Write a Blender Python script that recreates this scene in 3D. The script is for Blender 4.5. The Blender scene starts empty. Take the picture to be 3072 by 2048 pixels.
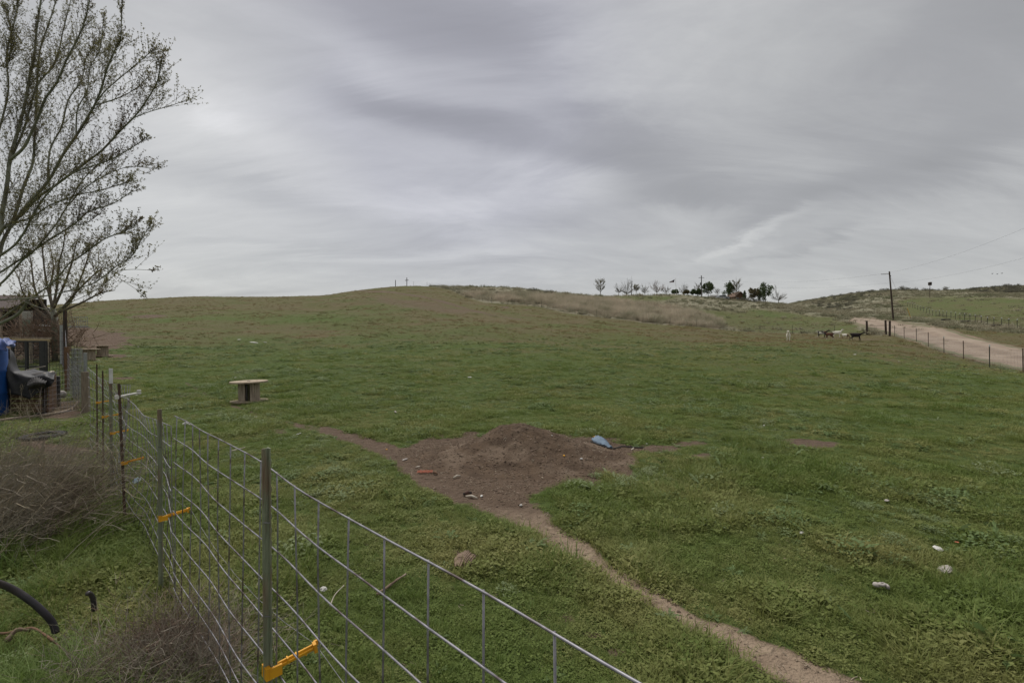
import bpy, math, random
import numpy as np
from mathutils import Vector, Matrix
random.seed(7); rng = np.random.default_rng(11)
S = bpy.context.scene
COL = S.collection
PI = math.pi

# ------------------------------------------------------------------ camera, sky, sun, exposure
CAMH = 1.8                      # eye height above the near ground (ground near the camera is z = 0)
F = 1451.0; PITCH = math.radians(0.75)
cd = bpy.data.cameras.new('camera'); cam = bpy.data.objects.new('camera', cd); COL.objects.link(cam)
cd.lens = 36 * F / 3072; cd.sensor_width = 36; cd.clip_start = 0.05; cd.clip_end = 3000
cam.location = (0, 0, CAMH); cam.rotation_euler = (PI / 2 - PITCH, 0, 0)
S.camera = cam
S.render.resolution_x = 1024; S.render.resolution_y = 682
S.view_settings.view_transform = 'Standard'; S.view_settings.look = 'None'
S.view_settings.exposure = 0.95; S.view_settings.gamma = 1.0
S.view_settings.use_curve_mapping = False
S.cycles.max_bounces = 5; S.cycles.diffuse_bounces = 3; S.cycles.transparent_max_bounces = 4

SUN_EL, SUN_AZ = math.radians(60), math.radians(-28)       # azimuth measured from +Y towards +X
sd = bpy.data.lights.new('sun', 'SUN'); sun = bpy.data.objects.new('sun', sd); COL.objects.link(sun)
sd.energy = 1.5; sd.angle = math.radians(16); sd.color = (1.0, 0.97, 0.92)
sv = Vector((math.sin(SUN_AZ) * math.cos(SUN_EL), math.cos(SUN_AZ) * math.cos(SUN_EL), math.sin(SUN_EL)))
sun.rotation_euler = sv.to_track_quat('Z', 'Y').to_euler()

W_ = bpy.data.worlds.new('World'); S.world = W_; W_.use_nodes = True
nt = W_.node_tree; N = nt.nodes; L = nt.links; N.clear()
def nd(nt, t, **kw):
    n = nt.nodes.new(t)
    for k, v in kw.items():
        if k.startswith('i_'): n.inputs[k[2:].replace('_', ' ')].default_value = v
        else: setattr(n, k, v)
    return n
def vm(op, a, b=None, nt=nt):
    n = nt.nodes.new('ShaderNodeVectorMath'); n.operation = op
    for i, x in enumerate((a, b)):
        if x is None: continue
        if hasattr(x, 'is_output'): nt.links.new(x, n.inputs[i])
        else: n.inputs[i].default_value = x
    return n.outputs['Value'] if op in ('DOT_PRODUCT', 'LENGTH') else n.outputs['Vector']
def ma(op, a, b=None, c=None, nt=nt, clamp=False):
    n = nt.nodes.new('ShaderNodeMath'); n.operation = op; n.use_clamp = clamp
    for i, x in enumerate((a, b, c)):
        if x is None: continue
        if hasattr(x, 'is_output'): nt.links.new(x, n.inputs[i])
        else: n.inputs[i].default_value = x
    return n.outputs[0]
def mixc(f, a, b, nt=nt, blend='MIX'):
    n = nt.nodes.new('ShaderNodeMix'); n.data_type = 'RGBA'; n.blend_type = blend
    for s, x in ((n.inputs[0], f), (n.inputs[6], a), (n.inputs[7], b)):
        if hasattr(x, 'is_output'): nt.links.new(x, s)
        elif isinstance(x, (int, float)): s.default_value = x
        else: s.default_value = (*x, 1) if len(x) == 3 else x
    return n.outputs[2]
def pdir(px, py):
    u = (px - 1536) / F; v = (1024 - py) / F
    d = Vector((u, math.cos(PITCH) + v * math.sin(PITCH), v * math.cos(PITCH) - math.sin(PITCH)))
    return d
tc = nd(nt, 'ShaderNodeTexCoord'); D_ = tc.outputs['Generated']
sp = nd(nt, 'ShaderNodeSeparateXYZ'); L.new(D_, sp.inputs[0])
zz = ma('MAXIMUM', sp.outputs[2], 0.0)
den = ma('ADD', zz, 0.25)
cb = nd(nt, 'ShaderNodeCombineXYZ')
L.new(ma('DIVIDE', sp.outputs[0], den), cb.inputs[0]); L.new(ma('DIVIDE', sp.outputs[1], den), cb.inputs[1])
def wnoise(scale, rot, stretch, detail, rough=0.55, seed=0.0, dist=0.0):
    mp = nd(nt, 'ShaderNodeMapping'); L.new(cb.outputs[0], mp.inputs[0])
    mp.inputs['Rotation'].default_value = (0, 0, rot); mp.inputs['Scale'].default_value = (stretch, 1, 1)
    mp.inputs['Location'].default_value = (seed, seed * .7, 0)
    n = nd(nt, 'ShaderNodeTexNoise'); L.new(mp.outputs[0], n.inputs['Vector'])
    n.inputs['Scale'].default_value = scale; n.inputs['Detail'].default_value = detail
    n.inputs['Roughness'].default_value = rough; n.inputs['Distortion'].default_value = dist
    return n.outputs['Fac'], n.outputs['Color']
nA, nAc = wnoise(0.9, 0.5, 0.45, 5, 0.5, 3.1, 0.3)
nB, nBc = wnoise(2.3, 0.55, 0.42, 9, 0.62, 8.3, 0.9)
nC, nCc = wnoise(8.0, 0.45, 0.35, 9, 0.66, 1.7, 0.8)
warp = vm('MULTIPLY', vm('SUBTRACT', nBc, (0.5, 0.5, 0.5)), (0.17, 0.17, 0.12))
Dw = vm('ADD', D_, warp)
tone = ma('ADD', ma('MULTIPLY', ma('SUBTRACT', nA, 0.5), 0.20), ma('MULTIPLY', ma('SUBTRACT', nB, 0.5), 0.46))
tone = ma('ADD', tone, ma('MULTIPLY', ma('SUBTRACT', nC, 0.5), 0.17))
# cloud banks: (px, py, half width, half height, tilt, amount)
BANKS = [(1340, 350, 270, 62, -12, -.50), (1150, 300, 130, 34, -6, -.16), (1250, 60, 440, 110, -10, -.42), (1560, 140, 200, 60, -20, -.12),
         (1900, 470, 280, 85, -18, -.40), (1760, 320, 130, 34, -8, -.14), (2050, 590, 330, 42, -4, -.26), (2450, 600, 330, 40, 16, -.18), (2850, 470, 380, 90, 20, -.16),
         (3000, 120, 460, 240, 14, -.36), (2600, 220, 400, 90, 18, -.08), (450, 300, 260, 330, 0, .20), (820, 430, 230, 80, -20, .20), (1080, 190, 230, 50, -14, .16), (1750, 560, 180, 60, -20, .16),
         (1500, 600, 420, 45, 8, .16), (2260, 700, 190, 15, 17, .26), (2330, 745, 220, 14, 14, -.14), (850, 600, 420, 40, -8, -.16), (1250, 760, 700, 26, 2, .12), (1650, 770, 420, 18, 4, -.12),
         (600, 830, 380, 26, 2, .16), (900, 730, 420, 22, 3, -.10), (2750, 780, 500, 50, 0, -.04), (120, 60, 260, 160, 0, -.10), (2000, 100, 400, 120, 20, .06)]
for (px, py, a, b, tilt, amt) in BANKS:
    c = pdir(px, py); k = F / c.length; c = c.normalized()
    c2 = c.copy()
    r = c.cross(Vector((0, 0, 1))).normalized(); up = r.cross(c)
    t = math.radians(tilt); e1 = r * math.cos(t) + up * math.sin(t); e2 = up * math.cos(t) - r * math.sin(t)
    dd = vm('SUBTRACT', Dw, tuple(c))
    q1 = ma('MULTIPLY', vm('DOT_PRODUCT', dd, tuple(e1)), F / a / c2.y * 1.0)
    q2 = ma('MULTIPLY', vm('DOT_PRODUCT', dd, tuple(e2)), F / b / c2.y * 1.0)
    q3 = ma('MULTIPLY', vm('DOT_PRODUCT', dd, tuple(c)), 2.0)
    s_ = ma('ADD', ma('ADD', ma('MULTIPLY', q1, q1), ma('MULTIPLY', q2, q2)), ma('MULTIPLY', q3, q3))
    g = ma('EXPONENT', ma('MULTIPLY', s_, -0.9))
    tone = ma('ADD', tone, ma('MULTIPLY', g, amt * .72))
tone = ma('ADD', tone, 0.50, clamp=True)
cr = nd(nt, 'ShaderNodeValToRGB'); L.new(tone, cr.inputs[0])
el = cr.color_ramp.elements
el[0].position = 0.0; el[0].color = (.158, .158, .160, 1)
el[1].position = 1.0; el[1].color = (.56, .555, .545, 1)
e = el.new(.28); e.color = (.200, .200, .203, 1)
e = el.new(.5); e.color = (.268, .269, .268, 1)
e = el.new(.72); e.color = (.350, .350, .342, 1)
lav = None
for (px, py, wd) in ((1300, 180, .42), (1420, 380, .26)):        # faint lavender tint of the thinner cloud high on the left
    dd = vm('SUBTRACT', Dw, tuple(pdir(px, py).normalized())); g = ma('EXPONENT', ma('MULTIPLY', vm('DOT_PRODUCT', dd, dd), -1 / wd ** 2 * 1.6)); lav = g if lav is None else ma('ADD', lav, g, clamp=True)
skyc = mixc(ma('MULTIPLY', lav, .42), cr.outputs[0], (.94, .93, 1.12), blend='MULTIPLY')
bg1 = nd(nt, 'ShaderNodeBackground'); L.new(skyc, bg1.inputs[0]); bg1.inputs[1].default_value = 1.0
sky = nd(nt, 'ShaderNodeTexSky'); sky.sky_type = 'NISHITA'; sky.sun_disc = False
sky.sun_elevation = SUN_EL; sky.sun_rotation = SUN_AZ
bg2 = nd(nt, 'ShaderNodeBackground'); L.new(sky.outputs[0], bg2.inputs[0]); bg2.inputs[1].default_value = 0.06
mx = nd(nt, 'ShaderNodeMixShader'); mx.inputs[0].default_value = 0.93
L.new(bg2.outputs[0], mx.inputs[1]); L.new(bg1.outputs[0], mx.inputs[2])
wo = nd(nt, 'ShaderNodeOutputWorld'); L.new(mx.outputs[0], wo.inputs[0])

# ------------------------------------------------------------------ helpers
def P(px, py, D):
    """world point seen at photo position px,py at forward distance D"""
    d = pdir(px, py); return Vector((d.x, d.y, d.z)) * (D / d.y) + Vector((0, 0, CAMH))
LAT = rng.random((256, 256))
def vnoise(x, y):
    xi = np.floor(x).astype(int); yi = np.floor(y).astype(int)
    fx = x - xi; fy = y - yi; fx = fx * fx * (3 - 2 * fx); fy = fy * fy * (3 - 2 * fy)
    a = LAT[xi & 255, yi & 255]; b = LAT[(xi + 1) & 255, yi & 255]; c = LAT[xi & 255, (yi + 1) & 255]; d = LAT[(xi + 1) & 255, (yi + 1) & 255]
    return (a * (1 - fx) + b * fx) * (1 - fy) + (c * (1 - fx) + d * fx) * fy
def fbm(x, y, s, o=4):
    x = np.asarray(x, float) / s; y = np.asarray(y, float) / s; t = 0; amp = 1; tot = 0
    for i in range(o):
        t = t + amp * vnoise(x + i * 17.3, y + i * 9.1); tot += amp; amp *= .5; x = x * 2.03; y = y * 2.03
    return t / tot
def sstep(a, b, x): 
    t = np.clip((x - a) / (b - a), 0, 1); return t * t * (3 - 2 * t)

class MB:
    """collects shapes; build() links them as one mesh object"""
    def __init__(s): s.v = []; s.f = []; s.m = []; s.mi = 0
    def add(s, vs, fs):
        o = len(s.v); s.v.extend(tuple(v) for v in vs); s.f.extend(tuple(i + o for i in f) for f in fs); s.m.extend([s.mi] * len(fs))
    def box(s, c, size, rz=0, R=None):
        if R is None: R = Matrix.Rotation(rz, 3, 'Z')
        hx, hy, hz = [q / 2 for q in size]; c = Vector(c)
        vs = [c + R @ Vector((x, y, z)) for z in (-hz, hz) for x, y in ((-hx, -hy), (hx, -hy), (hx, hy), (-hx, hy))]
        s.add(vs, [(3, 2, 1, 0), (4, 5, 6, 7), (0, 1, 5, 4), (1, 2, 6, 5), (2, 3, 7, 6), (3, 0, 4, 7)])
    def tube(s, pts, rad, n=6, cap=True):
        pts = [Vector(p) for p in pts]; k = len(pts)
        if not hasattr(rad, '__len__'): rad = [rad] * k
        rings = []; ref = None
        for i, p in enumerate(pts):
            t = (pts[min(i + 1, k - 1)] - pts[max(i - 1, 0)])
            if t.length < 1e-9: t = Vector((0, 0, 1))
            t.normalize()
            if ref is None: ref = t.orthogonal().normalized()
            ref = (ref - t * ref.dot(t)); ref = ref.normalized() if ref.length > 1e-6 else t.orthogonal().normalized()
            b = t.cross(ref)
            for j in range(n):
                a = 2 * PI * j / n; rings.append(p + (ref * math.cos(a) + b * math.sin(a)) * rad[i])
        fs = []
        for i in range(k - 1):
            for j in range(n): fs.append((i * n + j, i * n + (j + 1) % n, (i + 1) * n + (j + 1) % n, (i + 1) * n + j))
        if cap and n > 2: fs.append(tuple(range(n - 1, -1, -1))); fs.append(tuple((k - 1) * n + j for j in range(n)))
        s.add(rings, fs)
    def lathe(s, c, prof, n=32, R=None):
        """prof: list of (r,z); closed top and bottom when r>0"""
        c = Vector(c); R = R or Matrix.Identity(3); vs = []; fs = []
        for r, z in prof:
            for j in range(n): a = 2 * PI * j / n; vs.append(c + R @ Vector((r * math.cos(a), r * math.sin(a), z)))
        for i in range(len(prof) - 1):
            for j in range(n): fs.append((i * n + j, i * n + (j + 1) % n, (i + 1) * n + (j + 1) % n, (i + 1) * n + j))
        fs.append(tuple(range(n - 1, -1, -1))); fs.append(tuple((len(prof) - 1) * n + j for j in range(n)))
        s.add(vs, fs)
    def build(s, name, mats, parent=None, smooth=False):
        me = bpy.data.meshes.new(name); me.from_pydata(s.v, [], s.f)
        if not isinstance(mats, (list, tuple)): mats = [mats]
        for m in mats: me.materials.append(m)
        if len(mats) > 1: me.polygons.foreach_set('material_index', s.m)
        if smooth: me.polygons.foreach_set('use_smooth', [True] * len(s.f))
        me.update(); o = bpy.data.objects.new(name, me); COL.objects.link(o)
        if parent: o.parent = parent
        return o
def tag(o, label=None, cat=None, group=None, kind=None):
    if label: o['label'] = label
    if cat: o['category'] = cat
    if group: o['group'] = group
    if kind: o['kind'] = kind
    return o
def empty(name, loc, label=None, cat=None, group=None):
    o = bpy.data.objects.new(name, None); COL.objects.link(o); o.location = loc; o.empty_display_size = .1
    return tag(o, label, cat, group)
def under(o, root):
    """parent a mesh built in world coordinates below root, keeping it where it is"""
    o.parent = root; l = root.location.copy()
    p = root
    while p.parent: p = p.parent; l += p.location
    o.location = -l; return o

# ------------------------------------------------------------------ materials
def mat(name, c1, c2=None, scale=8.0, rough=0.85, bump=0.0, bscale=None, stretch=(1, 1, 1), metal=0.0, spec=0.3, c3=None, detail=5, inst=None, trans=0.0):
    m = bpy.data.materials.new(name); m.use_nodes = True; t = m.node_tree; b = t.nodes['Principled BSDF']
    b.inputs['Roughness'].default_value = rough; b.inputs['Metallic'].default_value = metal; b.inputs['Specular IOR Level'].default_value = spec
    tcn = nd(t, 'ShaderNodeTexCoord'); mp = nd(t, 'ShaderNodeMapping'); t.links.new(tcn.outputs['Object'], mp.inputs[0]); mp.inputs['Scale'].default_value = stretch
    n = nd(t, 'ShaderNodeTexNoise'); t.links.new(mp.outputs[0], n.inputs['Vector']); n.inputs['Scale'].default_value = scale; n.inputs['Detail'].default_value = detail
    fac = ma('MULTIPLY', ma('SUBTRACT', n.outputs['Fac'], 0.34, nt=t), 3.1, nt=t, clamp=True)
    col = mixc(fac, c1, c2 or tuple(x * .7 for x in c1), nt=t)
    if c3:
        n2 = nd(t, 'ShaderNodeTexNoise'); t.links.new(mp.outputs[0], n2.inputs['Vector']); n2.inputs['Scale'].default_value = scale * .37; n2.inputs['Detail'].default_value = 4
        col = mixc(ma('MULTIPLY', ma('SUBTRACT', n2.outputs['Fac'], 0.5, nt=t), 7, nt=t, clamp=True), col, c3, nt=t)
    if inst:
        at = nd(t, 'ShaderNodeAttribute'); at.attribute_type = 'INSTANCER'; at.attribute_name = 'tone'
        col = mixc(at.outputs['Fac'], col, inst, nt=t)
    t.links.new(col, b.inputs['Base Color'])
    if trans:
        tr = nd(t, 'ShaderNodeBsdfTranslucent'); t.links.new(col, tr.inputs[0]); ms = nd(t, 'ShaderNodeMixShader'); ms.inputs[0].default_value = trans
        t.links.new(b.outputs[0], ms.inputs[1]); t.links.new(tr.outputs[0], ms.inputs[2]); t.links.new(ms.outputs[0], t.nodes['Material Output'].inputs[0])
    if bump:
        n3 = nd(t, 'ShaderNodeTexNoise'); t.links.new(mp.outputs[0], n3.inputs['Vector']); n3.inputs['Scale'].default_value = bscale or scale * 2; n3.inputs['Detail'].default_value = 6
        bp = nd(t, 'ShaderNodeBump'); bp.inputs['Strength'].default_value = bump; bp.inputs['Distance'].default_value = 0.02
        t.links.new(n3.outputs['Fac'], bp.inputs['Height']); t.links.new(bp.outputs[0], b.inputs['Normal'])
    return m
M = {}
M['wire'] = mat('galvanised_wire', (.30, .29, .31), (.20, .19, .21), 30, .5, 0, metal=.35, c3=(.10, .075, .07))
M['post_green'] = mat('green_post_paint', (.27, .295, .205), (.18, .20, .14), 60, .6, .5, c3=(.22, .145, .10), stretch=(1, 1, .12))
M['post_rust'] = mat('rusty_steel', (.13, .075, .055), (.08, .055, .045), 30, .8, .3, stretch=(1, 1, .2), c3=(.08, .09, .06))
M['white_paint'] = mat('white_paint', (.62, .62, .60), (.5, .5, .48), 20, .5)
M['yellow'] = mat('yellow_plastic', (.72, .36, .02), (.62, .29, .02), 14, .45, c3=(.5, .22, .02))
M['white_plastic'] = mat('white_plastic', (.6, .58, .54), (.48, .46, .43), 14, .5)
M['wood_pale'] = mat('weathered_wood', (.37, .31, .235), (.26, .215, .165), 5, .85, .3, 30, stretch=(9, 9, 1), c3=(.17, .13, .10))
M['wood_disc'] = mat('spool_wood', (.42, .345, .245), (.29, .23, .165), 5, .85, .3, 30, stretch=(1.2, 12, 3), c3=(.26, .20, .15))
M['wood_post'] = mat('tan_post_wood', (.26, .21, .16), (.17, .135, .105), 6, .9, .4, 25, stretch=(10, 10, 1))
M['wood_brown'] = mat('red_brown_wood', (.17, .095, .055), (.11, .065, .04), 6, .85, .3, 25, stretch=(8, 8, 1))
M['wood_dark'] = mat('dark_old_wood', (.050, .042, .036), (.03, .025, .022), 7, .9, .4, 25, stretch=(8, 8, 1), c3=(.09, .05, .038))
M['wood_plank'] = mat('brown_siding', (.19, .115, .07), (.13, .08, .05), 5, .8, .2, 20, stretch=(1, 8, 10))
M['lumber'] = mat('yellow_lumber', (.42, .32, .18), (.32, .24, .14), 5, .8, .2, 20, stretch=(1, 8, 10))
M['pole_wood'] = mat('pole_wood', (.075, .055, .045), (.05, .038, .03), 3, .9, .2, 20, stretch=(6, 6, .5))
M['bark'] = mat('smooth_grey_bark', (.24, .245, .19), (.16, .165, .125), 9, .85, .3, 30, c3=(.13, .12, .10))
M['bark_dark'] = mat('twig_bark', (.15, .125, .095), (.10, .085, .065), 9, .9)
M['leaf_bud'] = mat('young_leaves', (.22, .20, .095), (.15, .145, .065), 3, .7, trans=.45, c3=(.10, .07, .04), spec=.15)
M['leaf_green'] = mat('conifer_needles', (.12, .155, .075), (.075, .10, .05), 3, .8, trans=.3, spec=.1)
M['leaf_rust'] = mat('reddish_conifer', (.17, .14, .08), (.11, .105, .06), 3, .8, trans=.3, spec=.1)
M['sage'] = mat('grey_sage_leaves', (.17, .165, .125), (.11, .105, .08), 1.5, .9, spec=.1, trans=.2)
M['dry_stem'] = mat('dry_grey_stems', (.33, .29, .235), (.23, .20, .16), 4, .9, spec=.15, c3=(.15, .115, .09))
M['dry_straw'] = mat('pale_straw', (.36, .30, .21), (.26, .21, .145), 4, .85, spec=.2)
M['dry_red'] = mat('dry_reddish_twigs', (.25, .175, .13), (.16, .11, .085), 6, .9, spec=.1, c3=(.20, .16, .12))
M['hose'] = mat('black_pipe_plastic', (.035, .030, .036), (.022, .02, .022), 8, .42, .1, c3=(.06, .05, .05))
M['rubber'] = mat('black_rubber', (.022, .021, .021), (.035, .033, .032), 12, .85, .3)
M['black_metal'] = mat('black_powdercoat', (.022, .022, .024), (.035, .034, .034), 14, .5)
M['black_tarp'] = mat('black_tarp_fabric', (.020, .019, .021), (.030, .029, .032), 9, .6, .3, 40, spec=.35)
M['grey_cloth'] = mat('faded_black_cloth', (.075, .070, .068), (.045, .042, .042), 12, .8, .3, 40)
M['blue_tarp'] = mat('blue_tarp_fabric', (.045, .085, .27), (.03, .055, .17), 6, .55, .2, 30, c3=(.12, .15, .30))
M['blue_barrel'] = mat('blue_barrel_plastic', (.012, .07, .26), (.01, .05, .19), 5, .45)
M['denim'] = mat('light_blue_cloth', (.17, .225, .29), (.10, .14, .19), 9, .85, .4, 60)
M['orange'] = mat('orange_plastic', (.48, .14, .07), (.34, .10, .06), 12, .6)
M['litter'] = mat('white_scrap', (.62, .60, .56), (.46, .44, .41), 16, .8, .2)
M['litter_blue'] = mat('pale_blue_scrap', (.33, .42, .50), (.22, .30, .38), 26, .7, c3=(.05, .06, .07))
M['bone'] = mat('bleached_wood', (.50, .45, .38), (.36, .31, .25), 9, .8, .2)
M['rotten'] = mat('rotten_wood', (.27, .195, .14), (.10, .07, .05), 10, .95, .9, 30, stretch=(1, .25, 1), c3=(.36, .29, .23))
M['stone'] = mat('pale_stone', (.40, .36, .33), (.28, .25, .23), 10, .9, .4)
M['roof'] = mat('brown_shingles', (.115, .088, .080), (.075, .06, .056), 6, .9, .3, 30, stretch=(1, 8, 8))
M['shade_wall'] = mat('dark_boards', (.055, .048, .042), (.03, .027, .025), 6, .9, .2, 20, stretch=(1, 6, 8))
M['corr_green'] = mat('green_corrugated_sheet', (.17, .21, .155), (.12, .15, .115), 6, .6)
M['corr_white'] = mat('white_corrugated_sheet', (.46, .45, .41), (.34, .33, .30), 6, .6)
M['house_wall'] = mat('brown_house_wall', (.14, .085, .055), (.10, .06, .04), 2, .85)
M['house_roof'] = mat('grey_roof', (.17, .165, .155), (.12, .115, .11), 2, .85)
M['glass'] = mat('window_glass', (.03, .035, .04), (.05, .055, .06), 2, .15, spec=.6)
M['steel_pipe'] = mat('galvanised_pipe', (.33, .34, .34), (.24, .245, .25), 16, .45, metal=.5)
M['flag_dark'] = mat('flag_dark_cloth', (.05, .03, .045), (.03, .025, .05), 3, .8)
M['flag_light'] = mat('flag_light_cloth', (.5, .42, .42), (.38, .3, .3), 3, .8)
M['goat_white'] = mat('white_goat_hair', (.80, .76, .67), (.66, .62, .54), 9, .95, spec=.1)
M['goat_black'] = mat('black_goat_hair', (.022, .018, .018), (.035, .028, .026), 9, .9, spec=.2)
M['goat_brown'] = mat('brown_goat_hair', (.12, .055, .034), (.075, .036, .024), 9, .9, spec=.15)
M['goat_eye'] = mat('goat_eye', (.01, .01, .01), (.02, .015, .01), 9, .3)
M['horn'] = mat('goat_horn', (.13, .10, .075), (.08, .06, .05), 20, .6)
M['bird'] = mat('dark_bird_feathers', (.02, .02, .022), (.03, .03, .03), 5, .9)
M['car_paint'] = mat('pale_car_paint', (.42, .43, .44), (.36, .37, .38), 1, .35)
# vegetation used on scattered stuff (tone attribute pushes each tuft towards a second colour)
M['g_blade'] = mat('grass_blades', (.165, .218, .050), (.112, .155, .036), .8, .7, trans=.38, inst=(.27, .26, .095), spec=.25)
M['g_long'] = mat('long_grass_blades', (.140, .205, .044), (.092, .145, .030), .8, .65, trans=.35, inst=(.19, .22, .065), spec=.3)
M['g_weed'] = mat('broadleaf_weed', (.150, .210, .075), (.105, .155, .054), .8, .75, trans=.3, inst=(.22, .255, .13), spec=.25)
M['g_dry'] = mat('tall_dry_grass', (.50, .43, .33), (.40, .345, .265), .5, .9, trans=.35, inst=(.25, .24, .16), spec=.1)
M['g_scrub'] = mat('hill_bunch_grass', (.19, .19, .115), (.14, .145, .09), .5, .9, trans=.3, inst=(.33, .29, .21), spec=.1)
M['g_hill'] = mat('hill_turf', (.095, .125, .040), (.070, .095, .030), .5, .85, trans=.3, inst=(.225, .168, .085), spec=.15)
M['clod'] = mat('dirt_clods', (.120, .085, .060), (.080, .058, .042), 3, .95, .4, inst=(.25, .19, .145), spec=.1)
M['chip'] = mat('straw_chips', (.30, .23, .16), (.20, .15, .105), 3, .95, inst=(.42, .36, .28), spec=.1)

# ------------------------------------------------------------------ terrain height
HZ = 1005.0                                      # horizon row of the photograph
def zz_(py, D): return CAMH - (py - HZ) / F * D
ST = {   # bearing station (photo column): [(forward distance, photo row of the ground there)], crest and beyond in metres
 -1700: [(12, None), (30, 1075), (60, 985), (110, 925), (400, 960)],
 -300: [(12, None), (26, 1078), (36, 1012), (50, 984), (80, 945), (112, 915), (150, 935), (400, 985)],
 0:   [(12, None), (26, 1078), (36, 1012), (50, 984), (80, 942), (112, 913), (150, 935), (400, 985)],
 200: [(12, None), (19, 1110), (26, 1076), (36, 1020), (50, 983), (80, 941), (112, 911), (150, 930), (400, 985)],
 300: [(12, None), (19, 1112), (26, 1074), (50, 990), (80, 940), (112, 901), (150, 920), (400, 985)],
 585: [(13, None), (20, 1112), (35, 1040), (50, 996), (80, 930), (115, 886), (155, 910), (400, 985)],
 800: [(13, None), (20, 1112), (35, 1040), (50, 1000), (80, 935), (120, 889), (160, 905), (400, 985)],
 960: [(14, None), (20, 1114), (35, 1042), (50, 1000), (80, 935), (130, 886), (170, 900), (400, 985)],
 1110:[(14, None), (20, 1115), (35, 1042), (55, 985), (85, 922), (136, 864), (175, 885), (400, 985)],
 1235:[(14, None), (20, 1115), (35, 1042), (55, 985), (85, 918), (140, 857), (180, 880), (400, 985)],
 1400:[(14, None), (20, 1115), (40, 1025), (70, 955), (110, 895), (142, 857), (180, 880), (400, 985)],
 1536:[(14, None), (20, 1115), (40, 1025), (70, 957), (100, 915), (140, 861), (180, 885), (400, 985)],
 1640:[(14, None), (20, 1117), (40, 1025), (70, 963), (93, 928), (140, 872), (180, 892), (400, 985)],
 1800:[(14, None), (20, 1117), (40, 1027), (65, 980), (85, 951), (110, 921), (148, 885), (185, 905), (400, 985)],
 2050:[(14, None), (20, 1117), (40, 1032), (60, 1003), (80, 978), (105, 943), (148, 880), (180, 900), (400, 985)],
 2200:[(14, None), (20, 1117), (40, 1035), (60, 1010), (79, 992), (105, 955), (148, 900), (180, 915), (400, 985)],
 2380:[(14, None), (20, 1118), (40, 1037), (60, 1014), (74, 1001), (100, 965), (135, 910), (165, 935), (200, 925), (260, 905), (330, 925), (500, 975)],
 2480:[(14, None), (20, 1118), (40, 1038), (55, 1018), (71, 1003), (92, 965), (112, 932), (135, 950), (180, 922), (255, 889), (330, 915), (500, 975)],
 2560:[(14, None), (20, 1118), (40, 1040), (55, 1019), (67, 1004), (80, 972), (92, 954), (120, 945), (180, 915), (258, 877), (330, 905), (500, 975)],
 2680:[(14, None), (20, 1118), (35, 1065), (45, 1035), (58, 1013), (64, 1003), (84, 966), (120, 950), (160, 915), (195, 886), (260, 868), (330, 895), (500, 975)],
 2840:[(14, None), (20, 1120), (28, 1098), (37, 1072), (41, 1056), (58, 988), (85, 971), (120, 945), (185, 889), (220, 890), (258, 869), (330, 890), (500, 975)],
 2971:[(14, None), (20, 1122), (29, 1104), (32, 1088), (46, 1024), (70, 990), (120, 940), (170, 880), (205, 886), (262, 861), (330, 880), (500, 975)],
 3072:[(14, None), (20, 1125), (25, 1120), (29, 1108), (40, 1045), (60, 1000), (85, 970), (160, 889), (200, 890), (268, 854), (330, 875), (500, 975)],
 3500:[(10, None), (17, 1160), (22, 1160), (30, 1090), (50, 1010), (90, 965), (160, 890), (260, 850), (500, 975)],
 4800:[(8, None), (13, 1200), (17, 1200), (30, 1110), (60, 1005), (120, 950), (260, 880), (500, 975)]}
NT, NR = 721, 360
R0, R1 = 0.5, 900.0
TH = np.linspace(-PI, PI, NT); LR = np.linspace(math.log(R0), math.log(R1), NR)
sk = sorted(ST); sth = []; srow = []
for k in sk:
    th = math.atan((k - 1536) / F); cs = math.cos(th); pts = []
    for D, py in ST[k]: pts.append((math.log(D / cs), 0.0 if py is None else zz_(py, D)))
    pts.insert(0, (math.log(R0), 0.0)); pts.append((math.log(R1), pts[-1][1] - 4))
    sth.append(th); srow.append(np.interp(LR, [p[0] for p in pts], [p[1] for p in pts]))
sth = np.array(sth); srow = np.array(srow)
ZT = np.empty((NT, NR))
for j in range(NR):
    ZT[:, j] = np.interp(TH, np.concatenate([[-PI, -2.2], sth, [2.0, PI]]), np.concatenate([[0, 0], srow[:, j], [srow[-1, j] * .5, 0]]))
def blur(A, sg, ax):
    k = int(sg * 3) + 1; w = np.exp(-.5 * (np.arange(-k, k + 1) / sg) ** 2); w /= w.sum()
    Ap = np.pad(A, [(k, k) if i == ax else (0, 0) for i in (0, 1)], mode='edge'); out = 0
    for i, q in enumerate(w): out = out + q * (Ap[i:i + A.shape[0], :] if ax == 0 else Ap[:, i:i + A.shape[1]])
    return out
ZT = blur(blur(ZT, 1.6, 1), 2.0, 0)
ZT = ZT + 0.0
def Hbase(x, y):
    x = np.asarray(x, float); y = np.asarray(y, float)
    r = np.clip(np.hypot(x, y), R0, R1 * .999); th = np.arctan2(x, y)
    a = (th + PI) / (2 * PI) * (NT - 1); b = (np.log(r) - LR[0]) / (LR[-1] - LR[0]) * (NR - 1)
    i = np.clip(a.astype(int), 0, NT - 2); j = np.clip(b.astype(int), 0, NR - 2); fa = a - i; fb = b - j
    return (ZT[i, j] * (1 - fa) + ZT[i + 1, j] * fa) * (1 - fb) + (ZT[i, j + 1] * (1 - fa) + ZT[i + 1, j + 1] * fa) * fb
def H(x, y):
    x = np.asarray(x, float); y = np.asarray(y, float); r = np.hypot(x, y)
    z = Hbase(x, y)
    z = z + (fbm(x + 31, y + 7, 2.2, 3) - .5) * .10 * sstep(1.5, 6, r) * (1 - sstep(45, 80, r) * .5)
    z = z + (fbm(x + 131, y + 57, 14, 3) - .5) * .9 * sstep(22, 90, r) * (1 - sstep(100, 130, r) * .35)
    return z
def Hs(x, y): return float(H(x, y))
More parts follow.
